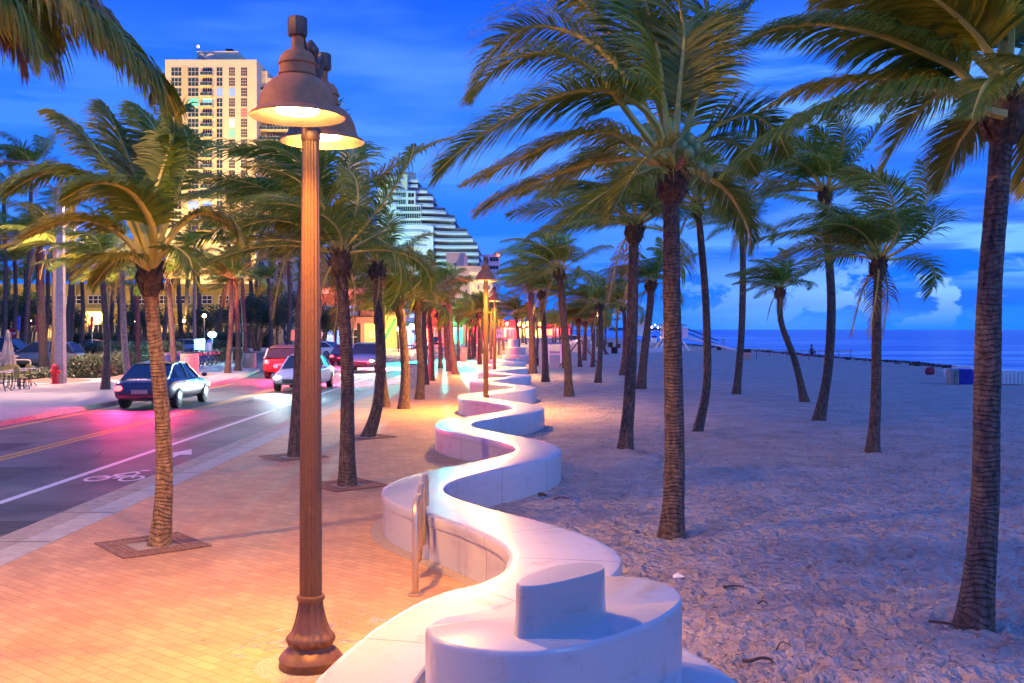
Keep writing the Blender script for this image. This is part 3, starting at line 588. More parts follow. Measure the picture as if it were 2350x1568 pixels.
for i in range(46):
    a=random.random()*6.28; l=random.uniform(.2,.55); s0=V((hA.x,hA.y,hA.z))-pa.location+V((0,0,.1)); e=s0+V((cos(a)*l+.12,sin(a)*l*.7,random.uniform(-.25,.2))); mb.tube([s0,(s0+e)/2+V((0,0,.06)),e],[.008,.006,.002],3)
for du,dv,h_ in ((1510,325,.3),(1500,285,.26),(1548,335,.28),(1562,300,.25)): pass
mb.build('fruit_stems',M['rachis'],pa)
mb=MB()
for (u,v),(u2,v2) in (((1520,390),(1545,330)),((1550,392),(1580,345)),((1540,395),(1500,365))):
    a=at(u,v,YA-.1)-pa.location; b=at(u2,v2,YA-.2)-pa.location; mb.tube([a,(a*2+b)/3,(a+2*b)/3,b],[.02,.04,.03,.004],6)
mb.build('flower_spathe',mat('spathe',(.5,.2,.1),.6),pa)
# B: largest trunk at the right edge
YB=gp(2232,1440).y
Bp=[
 dict(p=[(2300,205,0),(2242,205,0),(2200,157,0),(2126,122,0),(2056,93,0),(1980,70,0),(1890,55,0),(1790,62,0),(1700,98,0)],l=.62,t=.15,d=.55,n=130,s=.2),
 dict(p=[(2300,225,0),(2232,222,.1),(2173,186,.2),(2106,175,.3),(1973,181,.4),(1856,200,.5),(1750,250,.6)],l=.5,d=.6,s=.25),
 dict(p=[(2305,262,-.1),(2256,250,-.15),(2189,210,-.2),(2113,199,-.25),(2023,212,-.3),(1923,232,-.35),(1823,280,-.4),(1720,345,-.4),(1660,400,-.4)],l=.58,d=.65,n=140,s=.26),
 dict(p=[(2300,190,0),(2230,120,.1),(2130,50,.2),(2010,0,.3),(1880,-20,.4)],l=.75,t=.3),
 dict(p=[(2300,190,-.1),(2250,90,-.2),(2150,0,-.3),(2040,-50,-.3)],l=.8,t=.2),
 dict(p=[(2310,190,.1),(2290,60,.2),(2230,-60,.3),(2150,-130,.4)],l=.8,t=-.2),
 dict(p=[(2310,190,0),(2320,60,-.1),(2310,-80,-.3),(2260,-180,-.4)],l=.8,t=.3),
 dict(p=[(2315,200,.1),(2370,80,.2),(2430,-20,.3),(2470,-60,.4)],l=.7),
 dict(p=[(2300,225,.2),(2250,260,.6),(2200,330,.9),(2150,440,1.1)],l=.5,w=.25),
 dict(p=[(2300,215,.3),(2240,190,.9),(2160,210,1.4),(2080,290,1.7),(2020,400,1.8)],l=.6,w=.3),
 dict(p=[(2315,215,0),(2380,190,.2),(2440,230,.3),(2480,330,.3)],l=.6),
 dict(p=[(2315,230,.1),(2360,260,.4),(2390,340,.5),(2380,430,.5)],l=.6,w=.2),
 dict(p=[(2300,215,-.2),(2290,180,-.6),(2260,200,-.9),(2230,270,-1.1)],l=.42,w=.2,n=60),
 dict(p=[(2310,200,0),(2350,140,-.4),(2400,150,-.8),(2450,230,-1.0)],l=.6),
]
palm('largest palm at the right edge of the beach, thick ringed trunk with a flared foot',(2232,1440),[(2252,1280),(2262,1100),(2266,880),(2272,650),(2290,430),(2305,235)],66,near=True,fronds=specific(Bp,[],YB,seed=2,ml=.6,width=.026))
# C left foreground palm on the promenade
YL=gp(365,1255).y
Lp=[
 dict(p=[(347,600,0),(352,470,0),(388,350,.1),(400,270,.1),(395,215,.2)],l=.5,t=.6),
 dict(p=[(345,600,0),(322,520,-.1),(275,420,-.2),(220,345,-.2),(165,285,-.2),(118,255,-.2)],l=.55,d=.5),
 dict(p=[(340,605,0),(290,490,0),(230,420,0),(170,392,0),(110,395,0),(50,420,0),(10,450,0)],l=.55,d=.5,n=110),
 dict(p=[(340,610,-.1),(280,540,-.3),(210,505,-.5),(130,510,-.6),(50,545,-.6)],l=.5),
 dict(p=[(345,600,.1),(320,450,.3),(280,330,.5),(240,240,.6)],l=.62,t=.3),
 dict(p=[(350,600,0),(385,500,.2),(420,400,.3),(432,340,.3),(420,290,.3)],l=.5,t=-.3),
 dict(p=[(352,605,0),(410,520,.1),(460,490,.2),(520,510,.3),(560,560,.3)],l=.45,w=.15),
 dict(p=[(350,610,-.2),(390,570,-.4),(430,590,-.5),(445,640,-.5)],l=.4,w=.15,n=50),
 dict(p=[(340,615,-.1),(300,590,-.5),(240,590,-.8),(180,630,-.9)],l=.45),
 dict(p=[(345,600,.3),(300,480,.7),(230,440,1.0),(140,470,1.2)],l=.5),
 dict(p=[(348,600,.2),(370,430,.6),(360,310,.8),(310,240,.9)],l=.6),
 dict(p=[(340,620,.2),(310,590,.6),(260,600,.9),(210,660,1.0)],l=.45),
 dict(p=[(348,600,-.2),(350,520,-.6),(300,440,-.9),(220,420,-1.1),(140,460,-1.1)],l=.6,n=110),
]
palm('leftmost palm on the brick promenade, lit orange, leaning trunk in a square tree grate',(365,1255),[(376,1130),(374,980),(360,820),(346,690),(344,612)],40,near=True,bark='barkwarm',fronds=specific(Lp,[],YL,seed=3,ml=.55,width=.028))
# palm outside the left edge with fronds hanging into the top left corner
def off(lm,rm,h,b):
    o=V((b.x,b.y,0))+h
    for i,(sp_,l) in enumerate([([(-190,60,0),(-60,-60,0),(80,-30,0),(180,15,0),(245,62,0),(300,118,0),(345,165,0),(352,235,0)],.62),([(-190,60,0),(-90,-110,.3),(60,-90,.4),(170,-20,.5),(250,50,.6)],.7),([(-190,70,-.2),(-90,-20,-.4),(0,-20,-.5),(60,50,-.5),(90,130,-.5)],.5),([(-190,70,.2),(-80,10,.5),(20,40,.8),(60,140,.9)],.5)]):
        frond(lm,rm,[p-o for p in by_px(sp_,7.2)],130,l,.03,-.05,900+i,droop=.5,t0=0) if False else frond(lm,rm,[p-o for p in by_px(sp_,7.2)],230,l*1.35,.03,-.05,900+i,droop=.95,start=.12,width=.03,mi=(1,2,1,2)[i])  # yellow and dry leaf colours paint the orange lamplight onto these fronds
    for i in range(9): frond(lm,rm,rachis_path(R(120+i*22),R(70-i*9),2.4),40,.6,.03,.3,950+i)
palm('palm standing outside the left edge whose fronds hang into the top left corner',(-150,1500),[(-180,900),(-190,80)],70,Y=7.2,fronds=off)
T='palm '
beach=[ # label, base, ups, px, cw, kind
 ('dark trunked beach palm just left of the coconut palm, second nearest on the sand',(1434,1032),[(1445,900),(1452,700),(1455,520)],30,1.2,0,1),
 ('slim beach palm just right of the coconut palm, its foot swept to the left',(1600,992),[(1622,880),(1620,700),(1608,545),(1600,470)],20,1.15,2,1),
 ('beach palm with a bright grey foot right of the white lifeguard ramp',(1690,905),[(1702,760),(1705,600),(1700,520)],17,1.0,1,0),
 ('small beach palm leaning left with windswept crown, in front of the sea',(1848,922),[(1825,830),(1793,740),(1790,665)],17,.82,4,0),
 ('beach palm with straight trunk between the small leaning palm and the ragged one',(1878,966),[(1900,850),(1908,700),(1900,560),(1893,440)],23,1.3,3,1),
 ('beach palm with ragged dead leaf stubs below its crown, left of the largest palm',(2002,1038),[(2010,920),(2012,750),(2016,600)],26,1.15,1,1),
 ('beach palm with pale trunk leaning right, behind the dark trunked palm',(1470,893),[(1480,800),(1492,700),(1493,650)],20,1.0,0,0),
 ('beach palm leaning left beside the lit wall, its trunk thick and ringed',(1306,910),[(1302,820),(1292,720),(1283,620)],19,1.1,2,1),
 ('beach palm with yellow stalks, just right of the last large wall bend',(1252,876),[(1250,800),(1246,720),(1243,672)],15,.95,4,0),
 ('thick beach palm with flared foot against the wall, left of the one with yellow stalks',(1223,858),[(1221,780),(1219,700),(1218,645)],17,1.0,3,0),
 ('short beach palm with twisted foot, right of the propped young palm',(1372,878),[(1378,800),(1378,735),(1376,700)],13,1.0,1,0),
 ('beach palm with curved foot left of the pale trunked leaning palm',(1428,862),[(1434,800),(1434,745),(1430,700)],12,.95,2,0),
 ('beach palm with dark trunk behind the propped young palm, to its right',(1360,843),[(1362,790),(1362,720)],9,.95,0,0),
 ('beach palm half hidden behind the ringed palm that leans left',(1296,846),[(1292,770),(1291,680)],10,1.1,3,0),
 ('beach palm whose cut foot stands behind the propped young palm',(1341,828),[(1343,780),(1342,740)],9,.9,4,0),
 ('small far beach palm leaning left beside the trash barrels',(1393,814),[(1384,790),(1381,750)],7,.85,1,0),
 ('far palm at the end of the wave wall with glowing yellow stalks',(1192,828),[(1189,780),(1184,722)],9,1.15,2,0),
]
for a in beach: palm(a[0],a[1],a[2],a[3],a[4],a[5],near=a[6])
pr_=palm('young beach palm held up by wooden props',(1331,842),[(1329,790),(1327,735)],9,.8,4)
mb=MB(); hb=V((0,0,1.5))
for a in (-1.35,1.25): mb.bar((a,-.3,0),(0,0,1.75),.07)
mb.bar((.1,1.3,0),(0,0,1.75),.07); mb.build('prop',M['wood'],pr_)
prom=[
 ('promenade palm half hidden behind the big lamp post',(677,1050),[(684,900),(690,750),(698,600),(704,520)],28,1.35,0,1),
 ('promenade palm with dark fibrous neck, just right of the big lamp post',(797,1117),[(797,980),(797,850),(788,700),(780,585)],34,.92,1,1),
 ('promenade palm with strongly bent foot behind the fibrous necked one',(842,1004),[(866,930),(874,820),(868,700),(865,612)],26,.82,4,1),
 ('promenade palm with bright foot tucked behind the bent one',(886,935),[(878,850),(876,720),(874,640)],17,.9,2,0),
 ('golden lit promenade palm with yellow stalks in front of the street glare',(926,940),[(930,860),(925,770),(912,690)],23,.95,3,1),
 ('dark promenade palm right of the golden lit one, beside a trash bin',(962,918),[(966,850),(960,760),(957,690)],19,.95,0,0),
 ('promenade palm with pale foot directly behind the dark one by the bin',(978,884),[(975,820),(972,700)],14,.9,2,0),
 ('brightly lit promenade palm with broad foot, third behind the trash bin',(989,875),[(990,800),(986,740),(981,695)],15,1.0,4,0),
 ('slim promenade palm with lit foot in front of the turquoise road glow',(1011,846),[(1010,790),(1006,720)],11,.95,1,0),
 ('promenade palm leaning left, first of the two dark ones at the turquoise paving',(1031,853),[(1024,790),(1021,705)],13,.95,3,0),
 ('promenade palm leaning left, tallest of the two dark ones at the turquoise paving',(1046,860),[(1036,780),(1030,670)],15,1.1,2,0),
 ('small promenade palm just left of the far concrete bin',(1050,829),[(1052,790),(1050,730)],8,.8,0,0),
 ('small promenade palm with golden trunk just right of the far concrete bin',(1077,826),[(1077,790),(1078,735)],8,.85,1,0),
 ('second small promenade palm right of the far concrete bin',(1086,824),[(1084,790),(1082,740)],7,.8,2,0),
 ('dark promenade palm between the far bin and the lamp post on the wall bend',(1101,837),[(1100,790),(1099,720)],10,.95,4,0),
]
for a in prom: palm(a[0],a[1],a[2],a[3],a[4],a[5],near=a[6])
town=[
 ('town side palm with red lit foot, nearest the street kerb in front of the hedge',(242,895),[(246,800),(240,700),(231,600)],18,1.15,0,'bark'),
 ('town side palm with pale grey trunk next to the one with the red lit foot',(296,880),[(287,800),(282,700),(280,620)],16,1.05,2,'barkgrey'),
 ('thick reddish palm left of the tall concrete light pole',(102,857),[(97,760),(92,660),(90,560)],22,1.5,1,'bark'),
 ('thick palm directly touching the tall concrete light pole behind the hydrant',(124,866),[(128,760),(128,640),(124,560)],20,1.4,3,'bark'),
 ('palm with dark trunk standing behind the clipped hedge',(316,843),[(316,760),(314,680),(316,620)],13,1.1,4,'bark'),
 ('reddish palm standing beside the near concrete bin of the town side',(400,862),[(396,780),(390,700),(385,640)],14,1.1,1,'bark'),
 ('palm leaning right behind the bicycle racks',(373,814),[(380,740),(388,670),(400,630)],11,1.1,0,'bark'),
 ('palm right of the one leaning behind the bicycle racks',(417,800),[(414,740),(410,660),(408,620)],12,1.1,3,'bark'),
 ('palm leaning strongly to the right beside the bright blue light',(490,808),[(497,760),(510,700),(520,655)],11,1.1,2,'bark'),
 ('first and reddest of three palms grouped beside the red lit bin across the street',(522,857),[(528,780),(531,700),(530,640)],13,1.2,4,'bark'),
 ('middle one of three palms grouped beside the red lit bin across the street',(546,852),[(546,780),(543,700),(540,625)],13,1.2,0,'bark'),
 ('rearmost of three palms grouped beside the red lit bin across the street',(562,835),[(562,770),(558,700),(556,640)],11,1.1,1,'bark'),
 ('small fan shaped palm in front of the yellow building',(201,788),[(201,740),(198,712)],8,.85,1,'bark'),
 ('low drooping palm at the far left in front of the yellow trees',(86,795),[(86,740),(84,700)],9,1.25,2,'bark'),
 ('slim palm at the far left beside the stop sign',(20,800),[(20,720),(20,640)],8,1.2,3,'bark'),
 ('slim palm in the dark grove left of the big lamp post',(636,804),[(636,740),(635,680)],7,1.1,0,'bark'),
 ('thin palm leaning right in front of the pink restaurant',(738,800),[(748,750),(760,690),(768,640)],7,1.2,1,'bark'),
 ('very thin palm with dark trunk in front of the pink restaurant',(770,812),[(770,740),(770,660)],6,.9,4,'bark'),
]
for a in town: palm(a[0],a[1],a[2],a[3],a[4],a[5],bark=a[6],fibre=False)
# further palms of the left block whose crowns fill the air above the sidewalk
ext=[(30,812,34,600,1.5),(100,806,110,620,1.5),(185,812,188,640,1.4),(-10,806,-6,690,1.4),(270,806,272,660,1.4),(60,800,60,700,1.2),(55,830,72,385,1.7),(150,815,168,470,1.5),(10,815,8,450,1.6),(250,800,262,520,1.4),(-40,815,-30,560,1.4),(45,800,60,600,1.4),(300,800,300,620,1.3),(455,800,452,600,1.3),(590,800,588,640,1.3),(620,812,615,640,1.2),(660,815,662,600,1.4),(-60,850,-50,480,1.5),(700,795,706,640,1.3),(160,805,166,610,1.3),(-30,800,-20,640,1.5),(70,790,66,640,1.5),(130,795,135,560,1.5),(250,795,246,650,1.3),(345,790,350,640,1.4),(420,795,430,560,1.4),(530,790,525,560,1.4),(575,800,570,560,1.4),(720,800,716,600,1.3)]
for i,(u,v,u2,v2,cw) in enumerate(ext): palm('dark palm filling the grove behind the town side sidewalk',(u,v),[((u+u2)/2+4,(v+v2)/2),(u2,v2)],11,cw,i%5,fibre=False,group='palms of the dark grove')
# far rows down the promenade and the beach
rnd=random.Random(5)
for i in range(14):
    y=86+i*11; x=rnd.uniform(-4.9,-2.2); h=rnd.uniform(3.4,4.6); u=CU+x/y*F
    palm('distant palm lining the far promenade',(u,0),[(u+rnd.uniform(-3,3),HV+(CH-h/2)/y*F),(u+rnd.uniform(-5,5),HV+(CH-h)/y*F)],max(3,.24/y*F),1.0,far=True,Y=y,group='distant promenade palms')
for i in range(26):
    y=rnd.uniform(86,190); x=rnd.uniform(1.5,15) if i<20 else rnd.uniform(1,8); h=rnd.uniform(3.2,5); u=CU+x/y*F
    palm('distant palm in the far beach grove',(u,0),[(u+rnd.uniform(-3,3),HV+(CH-h/2)/y*F),(u+rnd.uniform(-4,4),HV+(CH-h)/y*F)],max(3,.25/y*F),1.05,far=True,Y=y,group='distant beach palms')
for i in range(12):
    y=rnd.uniform(112,220); x=rnd.uniform(-16,-13.8); h=rnd.uniform(4,7); u=CU+x/y*F
    palm('distant street palm before the far shops',(u,0),[(u+rnd.uniform(-3,3),HV+(CH-h/2)/y*F),(u,HV+(CH-h)/y*F)],max(3,.25/y*F),1.1,far=True,Y=y,group='distant street palms')
# ================================================================ bushes, hedges, broad-leaved trees
M['hedge']=leaf_mat('hedge_leaf',(.10,.14,.06),(.03,.05,.02),.2)
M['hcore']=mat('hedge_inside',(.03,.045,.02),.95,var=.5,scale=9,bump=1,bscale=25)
M['bush']=leaf_mat('broad_leaf',(.08,.12,.04),(.02,.035,.012),.25)
def leaf_quads(mb, p, n, size, rnd):
    for _ in range(n):
        q=p+V((rnd.gauss(0,1),rnd.gauss(0,1),rnd.gauss(0,1)))*size*1.2; a=V((rnd.gauss(0,1),rnd.gauss(0,1),rnd.gauss(0,1))).normalized(); b=a.orthogonal().normalized(); s_=size*rnd.uniform(.6,1.2)
        mb.add([q-a*s_,q+b*s_*.5,q+a*s_,q-b*s_*.5],[(0,1,2,3)])
def hedge(label, pts, w, h, seed=0, dens=1.0, size=.07):
    rnd=random.Random(seed); mb=MB(); core=MB(); pts=[V((*p,0)) for p in pts]
    L_=sum((pts[i+1]-pts[i]).length for i in range(len(pts)-1)); P=spline(pts,max(6,int(L_*2))); k=len(P); a=[];c=[]
    for i,p in enumerate(P):
        t=(P[min(i+1,k-1)]-P[max(i-1,0)]).normalized(); n=V((-t.y,t.x,0)); a.append(p-n*w*.38); c.append(p+n*w*.38)
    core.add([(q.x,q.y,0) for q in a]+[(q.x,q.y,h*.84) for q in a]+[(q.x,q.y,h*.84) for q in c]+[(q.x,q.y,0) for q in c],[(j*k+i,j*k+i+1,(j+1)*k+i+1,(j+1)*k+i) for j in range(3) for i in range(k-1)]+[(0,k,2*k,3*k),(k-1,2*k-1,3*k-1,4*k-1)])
    for _ in range(int(L_*(2*h+w)*230*dens)):
        f=rnd.random()*(k-1); i=min(int(f),k-2); p=P[i].lerp(P[i+1],f-i); t=(P[i+1]-P[i]).normalized(); n=V((-t.y,t.x,0)); r=rnd.random()*(2*h+w)
        lump=1+.09*noise.noise(V((p.x*1.3,p.y*1.3,seed)))
        if r<h: q=p-n*w*.5*lump+V((0,0,r))
        elif r<h+w: q=p+n*(r-h-w/2)+V((0,0,h*lump))
        else: q=p+n*w*.5*lump+V((0,0,r-h-w))
        leaf_quads(mb,q,1,size,rnd)
    for e_ in (0,k-1):
        t=(P[min(e_+1,k-1)]-P[max(e_-1,0)]).normalized(); n=V((-t.y,t.x,0))
        for _ in range(int(w*h*420*dens)): leaf_quads(mb,P[e_]+t*(-.06 if e_==0 else .06)+n*rnd.uniform(-w*.5,w*.5)+V((0,0,rnd.uniform(0,h))),1,size,rnd)
    o=thing('hedge',label,'hedge'); mb.build('foliage',M['hedge'],o,smooth=False); core.build('branches',M['hcore'],o); return o
H=lambda u,v:(lambda p:(p.x,p.y))(gp(u,v))
hedge('clipped rounded grey green hedge beside the concrete light pole',[H(195,868),H(240,862),H(280,848)],1.5,.95,1)
hedge('long taller clipped hedge behind the rounded one and the grey trunked palm',[H(205,836),H(300,832),H(400,826)],1.6,1.35,2)
hedge('bright low hedge in front of the yellow building',[H(150,797),H(300,797),H(480,797),H(620,797)],2.2,1.7,3,.5,.12)
hedge('small low bush right of the bicycles',[H(500,826),H(555,824)],1.5,.7,4)
hedge('bright green bush behind the map sign',[H(450,812),H(510,810)],1.6,1.1,5)
hedge('ground cover bush by the cafe tables left of the hydrant',[H(78,872),H(110,866)],1.2,.35,6)
def bush_tree(label, base, hpx, wpx, seed):
    rnd=random.Random(seed); b=gp(*base); y=b.y; h=hpx/F*y; w_=wpx/F*y/2; o=thing('sea_grape_tree',label,'tree',(b.x,b.y,0)); tr=MB(); lf=MB(); clumps=[]
    for k in range(5):
        a=rnd.random()*6.28; e=V((cos(a)*w_*.55*rnd.random(),sin(a)*w_*.5*rnd.random(),h*.45)); m1=e*.5+V((rnd.uniform(-.4,.4),rnd.uniform(-.4,.4),0)); tr.tube([(e.x*.15,e.y*.15,-.1),m1,e],[.16,.11,.08],6)
        for j in range(5):
            a=rnd.random()*6.28; r=rnd.random()**.5; f=V((cos(a)*w_*r,sin(a)*w_*r*.8,h*(.5+.45*rnd.random()*(1-.4*r)))); tr.tube([e,(e+f)/2+V((0,0,.2)),f],[.07,.04,.02],5); clumps.append(f)
            for _ in range(2): clumps.append(f+V((rnd.gauss(0,.45),rnd.gauss(0,.45),rnd.gauss(0,.3))))
    for c in clumps:
        for _ in range(70):
            d=V((rnd.gauss(0,1),rnd.gauss(0,1),rnd.gauss(0,.7))).normalized()*rnd.uniform(.35,.75)*(w_/2.6+.25); leaf_quads(lf,c+d,1,.13,rnd)
    tr.build('trunk',M['wood'],o); lf.build('crown',M['bush'],o,smooth=False)
bush_tree('low dark branching tree right of the leaning palm and the blue light',(480,800),105,120,1)
bush_tree('dark round tree glowing red underneath, left of the big lamp post',(590,806),135,130,2)
bush_tree('dark spreading tree with twisted stems beside the red info panel',(665,808),140,130,3)
bush_tree('dark tree at the corner right of the big lamp post, before the restaurant',(745,806),110,70,4)
bush_tree('yellow lit tree in front of the yellow building, behind the parked sedan',(330,800),110,110,5)
bush_tree('yellow lit tree at the far left behind the parked cars',(70,800),120,150,6)
bush_tree('yellow lit tree at the left edge behind the stop sign',(-10,800),130,120,7)
bush_tree('yellow lit tree between the light pole and the sedan',(150,798),100,80,8)
# ================================================================ street lamps
WARM=(1,.42,.07)
def lamp_post(label, x, y, e=260, lit=True, detail=True, col=WARM):
    o=thing('street_lamp',label,'street lamp',(x,y,0),0,'double bell street lamps')
    nf=14; n=nf*4 if detail else 12
    fl=(lambda j,i: 1-.12*(1-abs(sin(pi*j/4)))**1.2) if detail else None
    gr=(lambda j,i: 1-.05*(1-abs(sin(pi*j/4)))**2 if 3<=i<=7 else 1) if detail else None
    MB().lathe([(.08,.50),(.079,.8),(.077,1.4),(.074,2),(.070,2.7),(.066,3.2),(.062,3.75)],n,mod=fl).build('pole',M['bronze'],o)
    pb=[(.215,-.05),(.215,.0),(.222,.02),(.218,.05),(.225,.065),(.212,.085),(.19,.11),(.165,.13),(.15,.145),(.148,.155),(.17,.175),(.176,.2),(.165,.225),(.145,.24),(.132,.27),(.115,.32),(.1,.38),(.09,.43),(.087,.465),(.098,.475),(.102,.49),(.098,.505),(.082,.51)]
    def bm(j,i):
        if not detail: return 1
        if 14<=i<=18: return 1-.12*(1-abs(sin(pi*j/5.333)))**1.5
        if 10<=i<=13: return 1-.07*(1-abs(sin(pi*j/4)))
        return 1
    MB().lathe(pb,64 if detail else 14,mod=bm).build('base',M['bronze'],o)
    mb=MB(); mb.lathe([(.05,3.7),(.05,4.36),(.058,4.37),(.058,4.40),(.03,4.44),(.012,4.46)],8); mb.lathe([(.066,3.74),(.07,3.76),(.07,3.82),(.05,3.85)],16); mb.build('pole_head',M['bronze'],o)
    for sg,nm in ((-1,'front'),(1,'back')):
        yy=.44*sg; a=MB()
        a.tube(spline([(0,.05*sg,4.04),(0,.16*sg,4.09),(0,.27*sg,4.27),(0,.40*sg,4.42)],9),.027,8); a.tube(spline([(0,.05*sg,4.27),(0,.2*sg,4.35),(0,.40*sg,4.45)],7),.02,8)
        a.tube(spline([(0,.06*sg,4.12),(0,.12*sg,4.2),(0,.1*sg,4.27)],6),.012,6)
        a.lathe([(.062,4.36),(.066,4.37),(.066,4.47),(.06,4.485)],8 if detail else 6,(0,yy,0)); a.build('arm',M['bronze'],o)
        sh=MB(); k=36 if detail else 16; dz=.015
        outer=[(.04,4.37),(.04,4.285),(.05,4.275),(.052,4.262),(.09,4.25),(.112,4.22),(.12,4.185),(.128,4.18),(.128,4.17),(.118,4.165),(.118,4.115),(.128,4.11),(.128,4.098),(.12,4.09),(.17,4.06),(.215,4.01),(.243,3.95),(.258,3.885),(.272,3.858),(.305,3.838),(.318,3.822),(.314,3.817)]
        inner=[(.300,3.828),(.268,3.846),(.25,3.875),(.235,3.94),(.2,4.0),(.14,4.04)]
        sh.lathe(outer,k,(0,yy,0),0,cap=False); sh.lathe([outer[-1]]+inner+[(.001,4.05)],k,(0,yy,0),1,cap=False)
        s_=sh.build('lamp_shade',[M['bronze_shade'],M['shade_in']],o,auto=30)
        g=MB().lathe([(.001,3.838),(.10,3.841),(.135,3.85),(.145,3.87),(.1,3.9),(.001,3.905)],24,(0,yy,0),cap=False).build('lamp_glass',M['lamp'],s_)
        g.visible_shadow=True
        if lit: spot('lamp_light',(0,yy,3.82),e*1.0,col,166,1.0,.09,target=(-.55,yy+sg*1.9,0),parent=o)
    return o
lamp_post('nearest and largest street lamp, two lit bell shades on a fluted bronze pole',-1.435,7.1,900)
for x,y,lb,d in [(-.76,29,'second street lamp standing in the wall bend, its shade dark blue against the sky',True),(-.87,49.8,'third street lamp, seen right behind the second one beside the parking sign',False),(-1.45,69.5,'fourth street lamp, thin bronze pole left of the parking sign',False),(-1.2,92,'fifth street lamp, small in the distance near the far shops',False),(-1.0,114,'sixth street lamp, tiny beyond the spiral wall end',False),(-1.3,137,'farthest street lamp of the promenade row',False)]:
    lamp_post(lb,x,y,2500 if y<80 else 2000,detail=d)
o=thing('street_light','tall roadside street light whose warm glow reaches in from beyond the left edge','light pole',(-14.6,5.5,0))
MB().tube([(0,0,-.1),(0,0,9.4)],[.14,.08],10).build('pole',M['concrete'],o); MB().tube(spline([(0,0,9.2),(1.2,0,9.7),(2.8,0,9.8)],8),.05,8).build('arm',M['concrete'],o); MB().lathe([(.02,.12),(.16,.08),(.22,0),(.18,-.05)],14,(2.9,0,9.75)).build('lamp_head',M['concrete'],o); MB().lathe([(.17,-.06),(.12,-.1),(.01,-.11)],14,(2.9,0,9.75)).build('lamp_glass',M['lamp'],o)
spot('street_glow',(2.9,0,9.6),4800,(1,.5,.13),165,.5,.15,target=(6,3,3),parent=o)
# ================================================================ cycle racks and bins, grates
def steel_rack():
    o=thing('bicycle_rack','wave shaped stainless steel bicycle rack beside the wall bend','bicycle rack')
    a=gp(953,1366); b=gp(978,1262); d=(b-a); h=.84; L_=[0,.22,.42,.64,.84,1.0]
    pts=[]
    base=a; u=d
    # up, over, down to low loop, up, over, low loop, up, over, down
    for k in range(3):
        s0=k*.36; s1=s0+.28
        lo0=0 if k==0 else .3; lo1=0 if k==2 else .3
        pts.append(a+u*s0+V((0,0,lo0+ (0 if k==0 else 0)))); pts.append(a+u*s0+V((0,0,h-.12)))
        for t in range(1,6): w_=pi*t/6; pts.append(a+u*(s0+.14-.14*cos(w_))+V((0,0,h-.12+.12*sin(w_))))
        pts.append(a+u*s1+V((0,0,h-.12))); pts.append(a+u*s1+V((0,0,lo1+.0)))
        if k<2:
            for t in range(1,5): w_=pi*t/5; pts.append(a+u*(s1+.04-.04*cos(w_))+V((0,0,lo1-.1*sin(w_))))
    MB().tube(pts,.03,14).build('tube',M['steel'],o)
    for p in (pts[0],pts[-1]): MB().lathe([(.07,.002),(.07,.012),(.04,.02)],18,tuple(V((p.x,p.y,0)))).build('foot_plate',M['steel'],o)
steel_rack()
def bin_(label,u,v,px,hpx,col='pebble',group=None):
    b=gp(u,v); y=b.y; r=px/2/F*y; h=hpx/F*y; o=thing('litter_bin',label,'litter bin',(b.x,b.y,0),0,group)
    MB().lathe([(r*.94,0),(r*.97,.03),(r,.08),(r,h-.06),(r*.98,h-.01),(r*.9,h),(r*.86,h-.04),(r*.8,h-.3)],26).build('body',M[col],o)
    MB().lathe([(r*.85,h-.03),(r*.84,h+.02),(r*.5,h+.05),(r*.3,h+.03)],20).build('lid',M['dark'],o)
    d=MB(); n=20
    d.add([(r*.28*cos(2*pi*k/n),-r-.004,h*.76+r*.28*sin(2*pi*k/n)) for k in range(n)]+[(r*.22*cos(2*pi*k/n),-r-.004,h*.76+r*.22*sin(2*pi*k/n)) for k in range(n)],[(k,(k+1)%n,n+(k+1)%n,n+k) for k in range(n)])
    d.bar((0,-r-.006,h*.76-r*.12),(0,-r-.006,h*.76+r*.12),.02,.006); d.build('emblem',M['white'],o); return o
bin_('round tan concrete bin beside the reddish palm across the street',435,868,41,56)
bin_('round concrete bin glowing red behind the three grouped palms',573,844,30,34)
bin_('tall round grey concrete bin on the promenade behind the golden lit palm',945,890,36,53,'concrete')
bin_('round yellow lit concrete bin between the far promenade palms',1064,829,17,32)
bin_('round concrete bin under the red info panel',672,820,22,30)
M['iron']=mat('rusted_iron',(.3,.15,.09),.75,.1,var=.4,scale=20)
def grate(label,u,v,s=.8,rz=0):
    b=gp(u,v); o=thing('tree_grate',label,'tree grate',(b.x,b.y,.004),rz,'tree grates of the promenade'); h=.24; mb=MB()
    for x0,x1,y0,y1 in ((-s,s,-s,-h),(-s,s,h,s),(-s,-h,-h,h),(h,s,-h,h)):
        mb.box(x0,x1,y0,y0+.03,0,.014); mb.box(x0,x1,y1-.03,y1,0,.014); mb.box(x0,x0+.03,y0+.03,y1-.03,0,.014); mb.box(x1-.03,x1,y0+.03,y1-.03,0,.014)
        n=int((x1-x0-.06)/.055)
        for i in range(n): mb.box(x0+.04+i*.055,x0+.04+i*.055+.034,y0+.031,y1-.031,0,.011)
    mb.build('grid',M['iron'],o,smooth=False); MB().sheet([(-s,-s),(s,-s),(s,s),(-s,s)],.001).build('sand_bed',M['pebble'],o)
    return o
grate('square iron tree grate round the leftmost promenade palm',350,1252,.48,R(40))
grate('square iron tree grate round the palm with the fibrous neck',797,1114,.48,R(40))
grate('square iron tree grate half hidden behind the big lamp post',674,1049,.48,R(40))
grate('square iron tree grate round the palm with the bent foot',845,1003,.46,R(40))
